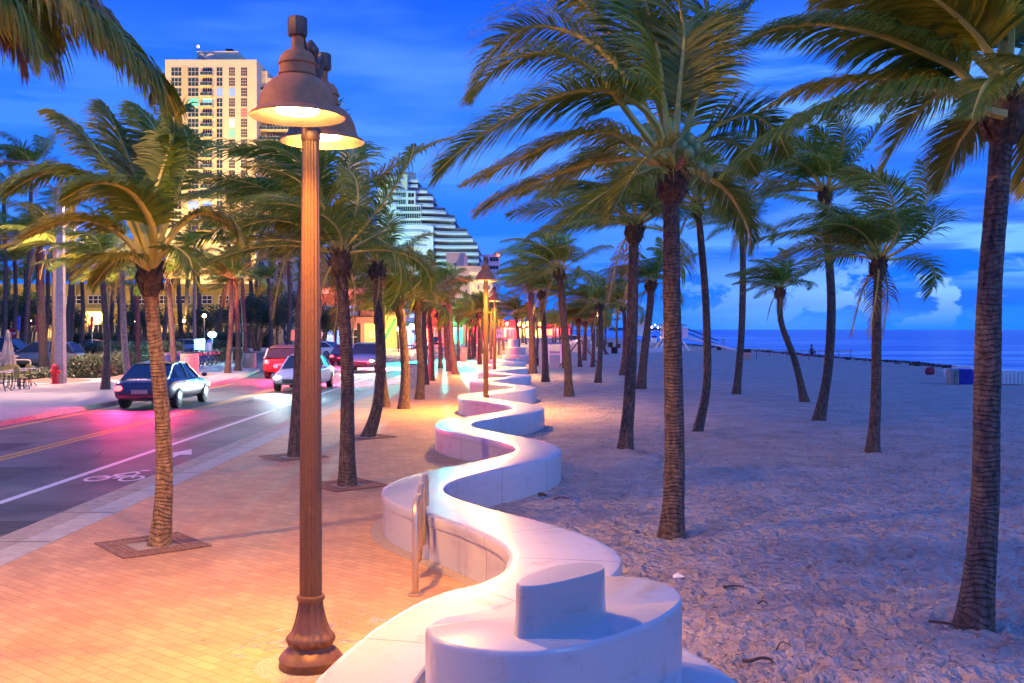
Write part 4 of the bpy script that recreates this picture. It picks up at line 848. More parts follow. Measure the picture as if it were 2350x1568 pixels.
# ================================================================ fire hydrant
p=gp(126,881); o=thing('fire_hydrant','red fire hydrant in front of the concrete light pole','fire hydrant',(p.x,p.y,0))
MB().lathe([(.19,0),(.19,.03),(.13,.04),(.125,.22),(.19,.225),(.19,.27),(.135,.275),(.13,.62),(.15,.63),(.18,.65),(.18,.68),(.155,.69),(.15,.76),(.11,.82),(.05,.86),(.035,.87),(.035,.92),(.0,.925)],20).build('body',M['red'],o)
for a,l,r in ((0,.24,.075),(pi,.2,.055),(-pi/2,.24,.09)):
    d=V((cos(a),sin(a),0)); c=V((0,0,.53)); MB().tube([c+d*.1,c+d*(l-.05),c+d*(l-.05),c+d*l,c+d*l,c+d*(l+.04)],[r*.8,r*.8,r,r,r*.4,r*.35],12).build('outlet',M['red'],o)
# ================================================================ concrete pole with two arms
p=gp(139,880); o=thing('light_pole','tall concrete street light pole with long arms behind the red hydrant','light pole',(p.x,p.y,0))
H_=2.4+(756-395)/F*p.y; MB().prism([(-.19,-.16),(.19,-.16),(.19,.16),(-.19,.16)],-.1,.1)
mb=MB(); mb.add([(-.2,-.17,-.1),(.2,-.17,-.1),(.2,.17,-.1),(-.2,.17,-.1),(-.12,-.1,H_),(.12,-.1,H_),(.12,.1,H_),(-.12,.1,H_)],[(0,3,2,1),(4,5,6,7),(0,1,5,4),(1,2,6,5),(2,3,7,6),(3,0,4,7)]); mb.build('pole',mat('pole_concrete',(.5,.42,.35),.8),o)
mb=MB(); 
e1=at(0,369,p.y)-V((p.x,p.y,0)); mid=at(62,374,p.y)-V((p.x,p.y,0)); top=V((-.1,0,H_-.15)); low=V((-.1,0,H_-.95))
mb.tube([top,mid+V((0,0,.02)),e1],.045,8); mb.tube([low,mid,e1],.035,8)
r1=at(205,392,p.y+3)-V((p.x,p.y,0)); mb.tube([V((.1,0,H_-.2)),r1],.04,8); mb.tube([V((.1,0,H_-.7)),r1],.03,8); mb.build('arm',mat('red_brown_steel',(.4,.2,.15),.5),o)
for q,wd in ((e1,1),(mid+V((.2,0,-.02)),1)):
    h_=MB().lathe([(.02,.1),(.12,.08),(.17,0),(.15,-.06),(.1,-.08)],12,tuple(q)).build('lamp_head',M['concrete'],o)
spot('pole_light',tuple(e1+V((-.6,0,-.2))),5500,(1,.55,.36),150,.6,.2,parent=o)
spot('pole_light',tuple(r1+V((1,0,-.2))),7000,(1,.62,.5),150,.6,.2,parent=o)
# second grey utility pole
p=gp(446,802); o=thing('utility_pole','tall plain utility pole behind the bicycle racks, wires at its top','utility pole',(p.x,p.y,0)); H2=2.4+(756-520)/F*p.y
MB().tube([(0,0,-.1),(0,0,H2)],[.22,.14],10).build('pole',mat('pinkish_pole',(.34,.2,.17),.8),o); MB().bar((-1.6,0,H2-.4),(1.6,0,H2-1.0),.1).build('crossarm',M['wood'],o)
# ================================================================ cafe furniture
M['wicker']=mat('yellow_wicker',(.42,.36,.08),.6,var=.3,scale=40,bump=.6,bscale=120)
M['tablecol']=mat('table_top',(.5,.42,.34),.35)
def chair(label, x,y,rz, slat=False):
    o=thing('cafe_chair',label,'chair',(x,y,0),rz,'yellow cafe chairs')
    MB().lathe([(.2,.43),(.22,.445),(.21,.47),(.0,.475)],16,sy=.95).build('seat',M['wicker'],o)
    for sx in (-1,1):
        for sy in (-1,1): MB().tube([(sx*.17,sy*.16,.45),(sx*.2,sy*.2,0)],.014,6).build('leg',M['black'] if not slat else M['wicker'],o)
    mb=MB(); n=16
    if slat:
        for k in range(4): mb.box(-.15+k*.085,-.11+k*.085,.18,.2,.46,.88)
        mb.box(-.2,.2,.175,.205,.86,.93); mb.box(-.2,-.165,.175,.205,.45,.9); mb.box(.165,.2,.175,.205,.45,.9)
    else:
        c=[(.21*cos(pi*k/n),.2+.03*sin(pi*k/n),.66+.24*sin(pi*k/n)) for k in range(n+1)]+[(-.16,.19,.47),(.16,.19,.47)]
        mb.add([(a,b,c_) for a,b,c_ in c]+[(a,b+.025,c_) for a,b,c_ in c],[tuple(range(len(c))),tuple(range(len(c),2*len(c)))[::-1]]+[(k,(k+1)%len(c),len(c)+(k+1)%len(c),len(c)+k)[::-1] for k in range(len(c))])
        mb.tube(c[:n+1],.018,6)
    mb.build('backrest',M['wicker'],o); return o
def table(label,x,y,rz=0):
    o=thing('cafe_table',label,'table',(x,y,0),rz,'small cafe tables')
    MB().box(-.36,.36,-.3,.3,.72,.75).build('table_top',M['tablecol'],o); MB().tube([(-.12,0,.72),(-.12,0,.12)],.018,8).tube([(.12,0,.72),(.12,0,.12)],.018,8).bar((-.12,0,.3),(.12,0,.3),.03).build('column',M['black'],o)
    for sx in (-1,1):
        for sy in (-1,1): MB().tube(spline([(sx*.1,0,.16),(sx*.2,sy*.14,.14),(sx*.3,sy*.25,.01)],6),.018,6).build('foot',M['black'],o)
def G(u,v): q=gp(u,v); return q.x,q.y
table('rightmost cafe table beside the hydrant',*G(62,886)); table('middle cafe table with blue glow on its edge',*G(34,892)); table('cafe table cut by the left edge of the photo',*G(2,898))
for i,(u,v,rz,s,lb) in enumerate([(50,893,2.6,False,'round backed yellow cafe chair between the middle and the right table'),(31,885,.3,False,'round backed yellow cafe chair behind the middle table'),(56,884,-.4,False,'round backed yellow cafe chair behind the right table'),(3,893,3.0,True,'slat backed yellow cafe chair at the left edge'),(14,885,.1,False,'round backed yellow cafe chair under the closed parasol'),(44,889,1.2,False,'yellow cafe chair turned sideways at the middle table')]): x,y=G(u,v); chair(lb,x,y,rz,s)
# closed parasol
x,y=G(18,878); o=thing('closed_parasol','closed grey parasol over the cafe tables','parasol',(x,y,0)); M['canvas']=mat('grey_canvas',(.3,.28,.25),.9)
MB().tube([(0,0,0),(0,0,2.35)],.025,8).build('pole',M['wood'],o); MB().lathe([(.25,.78),(.27,.85),(.2,1.5),(.11,2.0),(.13,2.05),(.05,2.35),(.0,2.37)],32,mod=lambda j,i:1+.16*cos(2*pi*j/4)).build('canopy',M['canvas'],o); MB().lathe([(.3,0),(.3,.06),(.05,.1)],16).build('base',M['concrete'],o)
# pale railings
M['rail']=mat('cream_railing',(.5,.36,.24),.5)
o=thing('railing','cream metal railing with looped end behind the closed parasol','railing',(*G(8,866),0))
mb=MB(); y=gp(8,866).y
for k in range(6): mb.bar((-1.4+k*.4,0,0),(-1.4+k*.4,0,1.35-k*.06),.05)
mb.bar((-1.6,0,1.45),(.75,0,1.05),.06); mb.bar((-1.6,0,1.15),(.6,0,.85),.05); mb.build('panel',M['rail'],o); MB().tube(spline([(.6,0,0),(.6,0,.75),(.72,0,.86),(1.2,0,.86),(1.35,0,.75),(1.35,0,.1)],24),.035,8).build('end_loop',M['rail'],o)
# red and white parking meter posts
for i,(u,v,top,c,lb) in enumerate([(86,838,700,'red','striped parking post left of the thick reddish palm'),(138-1,838,705,'red','striped parking post between the palms at the light pole'),(211,832,700,'red','striped parking post above the end of the rounded hedge'),(391,834,690,'blue','parking post with blue plate behind the hedge'),(43,826,700,'blue','parking post with lavender plate next to the stop sign')]):
    if i==1: u=139-2
    p=gp(u if i!=1 else 97+40,v); p=gp(u,v); o=thing('parking_post',lb,'parking post',(p.x,p.y,0),0,'tall parking posts'); h=2.4+(756-(top+52))/F*p.y+.0; h=2.4+(756-top)/F*p.y*.55
    MB().tube([(0,0,-.05),(0,0,h*.86)],.05,8).build('post',M['rail'],o); MB().box(-.1,.1,-.06,.06,h*.68,h).build('plate',M['red'] if c=='red' else mat('blue_plate',(.08,.1,.45),.5),o)
# text helper ----------------------------------------------------
def text(s, size, m, parent, loc, name='lettering', ext=.004, rz=0):
    c=bpy.data.curves.new('t','FONT'); c.body=s; c.size=size; c.extrude=ext; c.align_x='CENTER'; c.align_y='CENTER'; t=bpy.data.objects.new('t',c); COL.objects.link(t)
    me=bpy.data.meshes.new_from_object(t.evaluated_get(bpy.context.evaluated_depsgraph_get())); bpy.data.objects.remove(t); me.materials.clear(); me.materials.append(m)
    o=link(name,me,parent,loc); o.rotation_euler=(R(90),0,rz); return o
# stop sign
b=at(27,766,70); o=thing('stop_sign','red octagonal stop sign at the far left behind the parked pickup','road sign',(b.x,b.y,0)); zc=b.z+.9
zc=b.z; MB().tube([(0,.04,0),(0,.04,zc+.3)],.035,8).build('post',M['concrete'],o)
oc=[(.4*cos(pi/8+pi/4*k),.4*sin(pi/8+pi/4*k)) for k in range(8)]; mb=MB(); mb.add([(a,0,zc+b_) for a,b_ in oc]+[(a,.02,zc+b_) for a,b_ in oc],[tuple(range(8)),tuple(range(8,16))[::-1]]+[(k,(k+1)%8,8+(k+1)%8,8+k)[::-1] for k in range(8)]); mb.build('plate',mat('sign_red',(.3,.015,.015),.5),o,smooth=False); text('STOP',.26,M['white'],o,(0,-.01,zc))
def board(name,label,cat,u,v0,v1,wpx,vb,colr,Y=None,posts=(0,),txt=None,tcol='black',tsz=.3):
    p=gp(u,vb) if Y is None else V((*at(u,vb,Y).xy,0)); y=p.y; o=thing(name,label,cat,(p.x,p.y,0)); z1=2.4-(v0-756)/F*y; z0=2.4-(v1-756)/F*y; wd=wpx/F*y/2
    for k,q in enumerate(posts): MB().bar((q*wd,.035,-.05),(q*wd,.035,z1-.02),.05).build('post',M['concrete'],o)
    MB().box(-wd,wd,-.015,.008,z0,z1).build('board',colr,o)
    if txt: text(txt,tsz,M[tcol],o,(0,-.022,(z0+z1)/2))
    return o,z0,z1,wd
M['signgreen']=mat('sign_green',(.02,.1,.07),.5)
o,z0,z1,wd=board('parking_sign','white square sign with a green P and an arrow beside the third lamp post','road sign',1147,757,775,17,824,M['white'])
t=text('P',(z1-z0)*.8,M['signgreen'],o,(-wd*.42,-.022,(z0+z1)/2)); mb=MB(); zc=(z0+z1)/2; mb.box(wd*.15,wd*.75,-.025,-.018,zc-.02,zc+.02); mb.add([(wd*.05,-.022,zc),(wd*.35,-.022,zc+.09),(wd*.35,-.022,zc-.09)],[(0,1,2)]); mb.build('arrow',M['signgreen'],o,smooth=False)
o,z0,z1,wd=board('parking_sign','small white sign with a green P beside the golden lit palm','road sign',951,757,766,14,812,M['white']); text('P',(z1-z0)*.8,M['signgreen'],o,(-wd*.4,-.022,(z0+z1)/2)); 
board('map_sign','tan framed map board standing behind the parked hire bicycles','sign',458,778,803,25,832,mat('map_print',(.45,.4,.36),.5,var=.5,scale=6,col2=(.16,.3,.36)))
p=gp(670,822); o,z0,z1,wd=board('info_panel','red lit information panel on two posts above a concrete bin','sign',670,757,782,14,812,mat('red_panel',(.5,.1,.09),.4,emit=(1,.2,.15),es=.5),posts=(-.8,.8))
board('info_panel','blue and orange slim panel left of the grouped palms','sign',532,745,776,4,830,mat('orange_panel',(.6,.25,.05),.5))
p=gp(480,822); o=thing('parking_kiosk','cream cylinder kiosk with blue cap behind the bicycles','kiosk',(p.x,p.y,0)); MB().lathe([(.28,0),(.28,1.25),(.22,1.3)],18).build('body',M['white'],o); MB().lathe([(.14,1.3),(.2,1.4),(.16,1.52),(.0,1.56)],14).build('cap',mat('blue_cap',(.15,.25,.6),.3),o)
# ---------------------------------------------------------------- bicycles
def bicycle(label,x,y,rz,fr):
    o=thing('hire_bicycle',label,'bicycle',(x,y,0),rz,'hire bicycles in the docks')
    for sx in (-.54,.54):
        w_=MB(); pts=[V((sx+.32*cos(2*pi*k/24),0,.33+.32*sin(2*pi*k/24))) for k in range(25)]; w_.tube(pts,.02,6,cap=False)
        ob=w_.build('wheel',M['dark'],o); s_=MB()
        for k in range(12): a=2*pi*k/12; s_.bar((sx,0,.33),(sx+.3*cos(a),0,.33+.3*sin(a)),.005)
        s_.build('spokes',M['steel'],ob)
    MB().tube([(-.54,0,.33),(-.1,0,.3),(.36,0,.62)],.022,6).tube([(-.1,0,.3),(-.22,0,.78)],.02,6).tube([(-.2,0,.6),(.36,0,.7)],.018,6).tube([(-.54,0,.33),(-.2,0,.62)],.014,6).tube([(.54,0,.33),(.36,0,.75),(.33,0,.95)],.02,6).build('frame',fr,o)
    MB().ell((-.24,0,.86),.13,.07,.04).build('saddle',M['black'],o); MB().tube(spline([(.2,-.28,1.0),(.34,-.14,.98),(.34,.14,.98),(.2,.28,1.0)],8),.014,6).build('handlebar',M['steel'],o)
    MB().box(.38,.6,-.14,.14,.72,.9).build('basket',M['bikepink'],o); return o
M['bikepink']=mat('bike_red',(.55,.1,.1),.4); M['bikeblue']=mat('bike_blue',(.08,.16,.4),.4)
bb=None
for k in range(8):
    x,y=G(412+k*10.5,846-k*1.3); 
    lb=['nearest the reddish palm','second from the reddish palm','third from the reddish palm','fourth from the reddish palm','fifth from the reddish palm','third from the right','second from the right','rightmost, by the kiosk'][k]
    if bb is None: bb=bicycle('hire bicycle in the dock row, '+lb,x,y,-.35,M['bikeblue'])
    else: dup(bb,(x,y,0),-.35+((k*7)%3-1)*.06,'hire bicycle in the dock row, '+lb)
dk=None
for k in range(6):
    x,y=G(381+k*7,849-k*1.6); lb='blue grey bicycle dock, number %s from the left of the row'%['one','two','three','four','five','six'][k]
    if dk is None:
        dk=thing('bicycle_dock',lb,'bicycle dock',(x,y,0),-.3,'bicycle docks'); MB().box(-.1,.1,-.08,.08,0,.85).build('post',M['bikeblue'],dk); MB().box(-.13,.13,-.11,.11,.86,1.0).build('cap',M['concrete'],dk)
    else: dup(dk,(x,y,0),-.3,lb)
# ---------------------------------------------------------------- cars
M['tyre']=M['dark']; M['rim']=mat('rim',(.4,.4,.42),.25,.9)
M['head']=glow('headlight_glass',(.9,.97,1),26); M['tail']=glow('taillight_glass',(1,.03,.03),9); M['tailoff']=mat('taillight_red',(.4,.01,.01),.2); M['headoff']=mat('headlight_clear',(.6,.62,.65),.1)
M['chrome']=mat('chrome',(.6,.6,.6),.15,1); M['plate']=mat('licence_plate',(.25,.25,.24),.5)
def car(label, x,y,z,rz, paint, kind='sedan', lit=None, cat='car'):
    o=thing('parked_car' if lit is None else 'moving_car',label,cat,(x,y,z),rz)
    # profile along +x = forward; (x, z_low, z_belt, halfwidth)
    if kind=='sedan': L_=4.7; body=[(-2.35,.42,.62,.74),(-2.3,.3,.86,.82),(-1.9,.24,.98,.89),(-1.2,.2,.97,.91),(0,.2,.95,.91),(.9,.2,.93,.9),(1.6,.24,.82,.88),(2.15,.28,.7,.82),(2.35,.4,.56,.7)]; cab=[(-1.95,.96,.70),(-1.1,1.40,.60),(-.3,1.46,.60),(.25,1.40,.60),(1.15,.92,.72)]
    elif kind=='suv': L_=4.75; body=[(-2.35,.5,.8,.78),(-2.3,.34,1.02,.86),(-1.9,.26,1.1,.92),(-1,.26,1.1,.94),(0,.26,1.08,.94),(1,.26,1.06,.93),(1.7,.3,1.0,.91),(2.2,.34,.88,.85),(2.35,.46,.7,.74)]; cab=[(-2.25,1.08,.78),(-1.95,1.55,.68),(-.8,1.7,.68),(.2,1.64,.67),(1.15,1.05,.78)]
    else: L_=5.6; body=[(-2.8,.55,.85,.86),(-2.75,.42,1.12,.92),(-1.9,.36,1.14,.95),(-.6,.34,1.15,.95),(.6,.34,1.15,.95),(1.4,.36,1.14,.95),(2.2,.4,1.08,.93),(2.7,.44,.96,.88),(2.82,.54,.8,.78)]; cab=[(-.95,1.14,.8),(-.75,1.74,.7),(0,1.86,.7),(.7,1.8,.7),(1.5,1.13,.8)]
    mb=MB(); nb=len(body); ring=[]
    for (bx,zl,zb,hw) in body:
        zm=(zl+zb)/2; ring.append([(bx,-hw*.9,zl),(bx,-hw,zl+.12),(bx,-hw*1.01,zm+.05),(bx,-hw*.97,zb-.06),(bx,-hw*.86,zb),(bx,-hw*.4,zb+.03),(bx,hw*.4,zb+.03),(bx,hw*.86,zb),(bx,hw*.97,zb-.06),(bx,hw*1.01,zm+.05),(bx,hw,zl+.12),(bx,hw*.9,zl)])
    n=12
    for r in ring: mb.v+=r
    for i in range(nb-1):
        for j in range(n): mb.f.append((i*n+j,(i+1)*n+j,(i+1)*n+(j+1)%n,i*n+(j+1)%n)); mb.m.append(0)
    mb.f.append(tuple(range(n))); mb.f.append(tuple((nb-1)*n+j for j in range(n))[::-1]); mb.m+=[0,0]
    bo=mb.build('body',paint,o,auto=50); md=bo.modifiers.new('b','SUBSURF'); md.levels=1; md.render_levels=1
    # roof and glasshouse
    g=MB(); rr=[]
    for (cx_,cz,hw) in cab: rr.append([(cx_,-hw,cz),(cx_,-hw*.8,cz+.015),(cx_,hw*.8,cz+.015),(cx_,hw,cz)])
    zb=body[4][2]-.02
    gl=MB(); N_=len(cab)
    side=[(c[0],-c[2]-.0,c[1]-.045) for c in cab]; belt=[(c[0]*1.0,-body[4][3]*.9,zb) for c in cab]
    for sg in (1,-1):
        top=[(a,b*sg,c) for a,b,c in side]; bt=[(a,b*sg,zb) for a,b,c in belt]
        gl.add(top+bt,[((i,i+1,N_+i+1,N_+i) if sg>0 else (i,N_+i,N_+i+1,i+1)) for i in range(N_-1)])
    a,b_=cab[0],cab[1]; c_,d_=cab[-2],cab[-1]
    gl.add([(a[0],-a[2],a[1]),(a[0],a[2],a[1]),(b_[0],b_[2],b_[1]-.02),(b_[0],-b_[2],b_[1]-.02)],[(0,1,2,3)]); gl.add([(c_[0],-c_[2],c_[1]-.02),(c_[0],c_[2],c_[1]-.02),(d_[0],d_[2],d_[1]),(d_[0],-d_[2],d_[1])],[(0,1,2,3)])
    gl.build('windows',M['glassd'],o,smooth=False)
    rf=MB(); tp_=rr[1:-1]; vs=[q for r in tp_ for q in r]; k=len(tp_)
    rf.add(vs+[(a_,b__,c__-.05) for a_,b__,c__ in vs],[(i*4+j,(i+1)*4+j,(i+1)*4+j+1,i*4+j+1)[::-1] for i in range(k-1) for j in range(3)]+[(i*4,i*4+4*k,(i+1)*4+4*k,(i+1)*4) for i in range(k-1)]+[(i*4+3,(i+1)*4+3,(i+1)*4+3+4*k,i*4+3+4*k) for i in range(k-1)])
    for sg in (1,-1):
        for (p1,p2) in ((rr[0],rr[1]),(rr[-1],rr[-2])):
            j=0 if sg<0 else 3; q1=V(p1[j]); q2=V(p2[j]); rf.bar(q1+V((0,sg*.01,-.03)),q2+V((0,sg*.01,-.02)),.06,.05)
        mx=cab[2][0]; rf.bar((mx,sg*body[4][3]*.91,zb),(mx,sg*(cab[2][2]+.012),cab[2][1]-.04),.07,.03)
    rf.build('roof',paint,o)
    wb=L_*.29; wr=.33 if kind=='sedan' else .38
    for sx in (-1,1):
        for sy in (-1,1):
            cy=sy*(body[4][3]-.1); t=MB().tube([(sx*wb,cy-.11,wr),(sx*wb,cy-.1,wr),(sx*wb,cy+.1,wr),(sx*wb,cy+.11,wr)],[wr-.03,wr,wr,wr-.03],22).build('wheel',M['tyre'],o)
            MB().tube([(sx*wb,cy+sy*.112,wr),(sx*wb,cy+sy*.118,wr)],[wr*.62,wr*.55],12).build('rim',M['rim'],t)
    fx=body[-1][0]-.10; rx=body[0][0]+.02; zf=(body[-1][1]+body[-1][2])/2+.1; zr=body[1][2]-.18
    for sy in (-1,1):
        MB().ell((fx-.02,sy*.62,zf),.1,.17,.07).build('headlight',M['head'] if lit else M['headoff'],o); MB().ell((rx+.03,sy*.66,zr),.07,.14,.09).build('taillight',M['tail'] if lit else M['tailoff'],o)
        MB().ell((cab[-1][0]-.25,sy*(body[4][3]+.1),zb+.05),.08,.1,.07).build('mirror',paint,o)
        for hx in (-.6,.35): MB().box(hx-.08,hx+.08,sy*(body[4][3]+.0)-.02,sy*(body[4][3]+.0)+.02,zb-.15,zb-.12).build('door_handle',M['chrome'],o)
    MB().box(rx-.04,rx+.02,-.25,.25,zr-.16,zr-.04).build('number_plate',M['plate'],o); MB().box(body[-1][0]-.06,body[-1][0]+.015,-.4,.4,zf-.22,zf-.05).build('grille',M['black'],o)
    if lit:
        for sy in (-.6,.6): spot('headlight_beam',(fx+.2,sy,zf),lit,(.75,.95,1),70,.6,.06,target=(fx+12,sy,-.3),parent=o)
        [spot('tail_glow',(rx-.06,sy,zr),lit*5,(1,.02,.12),165,.5,.07,target=(rx-3,sy*2.2,-.4),parent=o) for sy in (-.66,.66)]
    return o
P1=mat('paint_greygreen',(.2,.21,.19),.28,.5,var=.05,coat=.6); P2=mat('paint_dark_blue',(.04,.04,.07),.25,.4,var=.05,coat=.6); P3=mat('paint_black',(.015,.015,.018),.2,.2,var=.05,coat=.7); P4=mat('paint_white',(.6,.6,.6),.3,var=.05,coat=.5); P5=mat('paint_silver',(.35,.35,.38),.28,.6,var=.05,coat=.5); P6=mat('paint_red',(.3,.03,.03),.28,.2,var=.05,coat=.5)
x,y=G(95,848); car('grey green suv parked behind the two thick palms, its nose to the left',x,y,0,pi,P1,'suv')
x,y=G(6,840); car('dark pickup parked at the left edge behind the closed parasol',x,y,0,0,P2,'pickup','' or None,'pickup')
x,y=G(206,818); car('black sedan parked behind the hedge',x,y,0,pi,P3)
x,y=G(455,812); car('silver car parked behind the hedge, only its roof showing',x-1.5,y,0,pi,P5)
car('white sedan coming towards the camera with dazzling headlights, nearest in its lane',-8.75,42,RZ,-pi/2,P4,'sedan',700)
car('silver car with headlights on, following the nearest white sedan',-8.8,60,RZ,-pi/2,P5,'suv',500)
car('dark car driving away with red tail lights, nearest in the far lane',-11.55,33.2,RZ,pi/2,P2,'sedan',120)
car('red car driving away in the far lane, second in line with tail lights on',-11.7,52.5,RZ,pi/2,P6,'suv',120)
car('black car driving away in the far lane with tail lights on, before the side street',-11.6,70,RZ,pi/2,P3,'sedan',150)
car('white car turning out of the side street, red tail lights on',-17,88,RZ,2.7,P4,'sedan',120)
for i,yy in enumerate((128,150,180)): car(['silver','dark','white'][i]+' car in the distant traffic, '+['nearest','middle','farthest'][i]+' of the far queue',-11.6,yy,RZ,pi/2,[P5,P2,P4][i],'sedan',200)
p=gp(1325,795); 
x,y=G(1345,797); car('white jeep like van parked behind the curved beach entry wall',8.2,128,0,-.3,P4,'suv')
# ---------------------------------------------------------------- traffic signals
def signal(label,u,v,y,col,es,lite,e,hgt=None):
    p=at(u,v,y); o=thing('traffic_light',label,'traffic light',(p.x,p.y,0)); z=p.z
    MB().tube([(2.2,.3,-.1),(2.2,.3,z+.9)],[.09,.06],8).build('pole',M['bronze'],o); MB().tube([(2.2,.3,z+.75),(-.2,.3,z+.85)],.045,8).build('arm',M['bronze'],o)
    MB().box(-.17,.17,.0,.2,z-.75,z+.35).bar((0,.3,z+.84),(0,.1,z+.3),.04).build('housing',M['black'],o)
    g=glow('signal_'+label[:5],col,es)
    for k,zz in enumerate((z+.2,z-.15,z-.5)): MB().ell((0,-.02,zz),.13,.05,.13).build('lens',g if k==lite else M['dark'],o)
    spot('signal_light',(0,-.2,z-.2),e,col,44,.9,.15,target=(1.6,-70,-4.6),parent=o); return o
signal('traffic light glowing turquoise over the road',1013,706,88,(.0,.9,.85),60,2,52000)
signal('traffic light glowing red before the far shops',1083,742,112,(1,.04,.03),40,0,5000)
# ---------------------------------------------------------------- beach things
M['bluecush']=mat('blue_cushion',(.02,.04,.42),.6); M['greycush']=mat('grey_cushion',(.25,.28,.26),.7)
def lounger_stack(label,u,v,wpx,hpx,nb):
    p=gp(u,v); y=p.y; w_=wpx/F*y; h=hpx/F*y; o=thing('lounger_stack',label,'stacked loungers',(p.x,p.y,-.05),0,'rows of white beach loungers stored on edge'); n=nb
    for k in range(2):
        MB().tube(spline([(-w_/2,k*.5,0),(-w_/2,k*.5,h*.9),(-w_/2+.1,k*.5,h),(w_/2-.1,k*.5,h),(w_/2,k*.5,h*.9),(w_/2,k*.5,0)],24),.025,6).build('frame',M['white'],o)
    mb=MB()
    for i in range(n): x=-w_/2+.05+(w_-.1)*i/(n-1); mb.box(x-.012-.02*(i%3==0),x+.012,-.03,.52,.05,h-.05)
    mb.build('slats',M['white'],o)
lounger_stack('leftmost white lounger stack behind the red bag',2188,866,25,20,10)
lounger_stack('white lounger stack above the grey and blue cushions',2206,862,22,24,9)
lounger_stack('white lounger stack behind the blue cushions, seaward',2236,860,22,20,9)
lounger_stack('long white lounger stack left of the largest palm trunk',2262,874,50,28,16)
lounger_stack('white lounger stack just right of the largest palm trunk',2322,882,56,33,18)
p=gp(2204,880); o=thing('cushion_stack','row of blue and grey lounge cushions stood on edge','cushions',(p.x,p.y,-.05)); sc=p.y/F
for k in range(9): 
    x=(-38+k*9.2)/1.7*sc; mb=MB(); mb.box(x-.10,x+.10,-.28,.28,0,35*sc+.02*(k%2)); q=mb.build('cushion',M['greycush'] if k<3 else M['bluecush'],o); bv=q.modifiers.new('b','BEVEL'); bv.width=.03; bv.segments=2
p=gp(2134,860); o=thing('duffel_bag','dark red bag lying on the sand left of the loungers','bag',(p.x,p.y,-.05)); MB().ell((0,0,.22),.26,.2,.24,14,9).build('bag_body',mat('bag_red',(.35,.03,.05),.7),o); MB().tube(spline([(-.15,-.18,.3),(0,-.24,.5),(.15,-.18,.3)],8),.02,6).build('strap',M['black'],o)
p=gp(2238,880); o=thing('beach_towel','red and yellow towel on the sand beside the cushions','towel',(p.x,p.y,-.05)); tag(o,o['label'],'towel'); MB().ell((0,0,.08),.3,.2,.08,12,6).build('cloth',mat('towel_red',(.4,.03,.08),.8,var=.3,col2=(.6,.3,.05),scale=3),o)
def barrel(label,u,v,px,hpx,m):
    p=gp(u,v); y=p.y; r=px/2/F*y; h=hpx/F*y; o=thing('slatted_barrel',label,'trash barrel',(p.x,p.y,-.05),0,'slatted trash barrels on the sand')
    MB().lathe([(r*.86,0),(r*.86,h*.97)],18).build('liner',M['dark'],o); mb=MB()
    for k in range(18): a=2*pi*k/18; mb.bar((cos(a)*r*.93,sin(a)*r*.93,.02),(cos(a)*r,sin(a)*r,h),.02,r*.26)
    mb.build('slats',m,o,smooth=False)
M['bwood']=mat('barrel_wood',(.14,.09,.08),.8,var=.4)
barrel('dark slatted barrel beside the thick palm at the wall',1230,839,13,20,M['bwood'])
barrel('nearest slatted barrel of the three far ones, with white rubbish on top',1410,811,15,16,M['bwood']); barrel('slatted barrel behind the nearest one, to its left',1401,797,11,12,M['bwood']); barrel('slatted barrel behind the nearest one, to its right',1418,800,11,12,M['bwood'])
barrel('slatted barrel near the shore beside the white ramp',1650,803,11,12,M['bwood'])
def box_bin(label,u,v,wpx,hpx,body,lid):
    p=gp(u,v); y=p.y; w_=wpx/F*y/2; h=hpx/F*y; o=thing('trash_box',label,'trash bin',(p.x,p.y,-.05)); MB().box(-w_,w_,-w_,w_,0,h*.72).build('body',body,o); l=MB(); l.add([(-w_*1.06,-w_*1.06,h*.72),(w_*1.06,-w_*1.06,h*.72),(w_*1.06,w_*1.06,h*.72),(-w_*1.06,w_*1.06,h*.72),(-w_*.8,-w_*.8,h),(w_*.8,-w_*.8,h),(w_*.8,w_*.8,h),(-w_*.8,w_*.8,h)],[(0,3,2,1),(4,5,6,7),(0,1,5,4),(1,2,6,5),(2,3,7,6),(3,0,4,7)]); l.build('lid',lid,o,smooth=False); MB().box(-w_*.6,w_*.6,-w_*1.08,-w_*.98,h*.76,h*.86).build('slot',M['dark'],o)
box_bin('tan trash bin with dark hooded lid by the palm right of the ramp',1713,826,18,26,M['pebble'],M['black']); box_bin('white recycling bin with blue lid left of the lifeguard hut',1501,787,11,17,M['white'],M['bluecush']); box_bin('small blue tub bin far left of the lifeguard hut',1478,785,9,12,M['bluecush'],M['bluecush'])
# lifeguard hut
y=gp(1540,804).y; cx=at(1541,0,y).x; sc=y/F; o=thing('lifeguard_hut','white lifeguard hut on splayed legs with a ramp, behind the coconut palm trunk','lifeguard tower',(cx,y,-.05)); zf=2.4-(772-756)*sc; zr=2.4+(756-748)*sc; zt=2.4+(756-736)*sc
hw=22*sc
MB().box(-hw,hw+10*sc,-1.6,1.6,zf-.15,zf).build('deck',M['white'],o)
for sx in (-1,1):
    for sy in (-1,1): MB().bar((sx*hw*.75,sy*1.1,zf-.1),(sx*(hw+12*sc),sy*2.0,0),.16).build('leg',M['white'],o)
mb=MB()
for sx in (-1,1):
    for sy in (-1,1): mb.bar((sx*(hw-.1),sy*1.1,zf),(sx*(hw-.1),sy*1.1,zr+.1),.14)
mb.build('corner_post',M['white'],o); MB().box(-hw*.8,hw*.8,-1,1,zf+.01,zr+.05).build('cabin',mat('hut_wall',(.55,.5,.48),.6),o); MB().box(-hw*.95,-hw*.84,-1.25,-1.05,zf,zr).build('red_panel',M['red'],o)
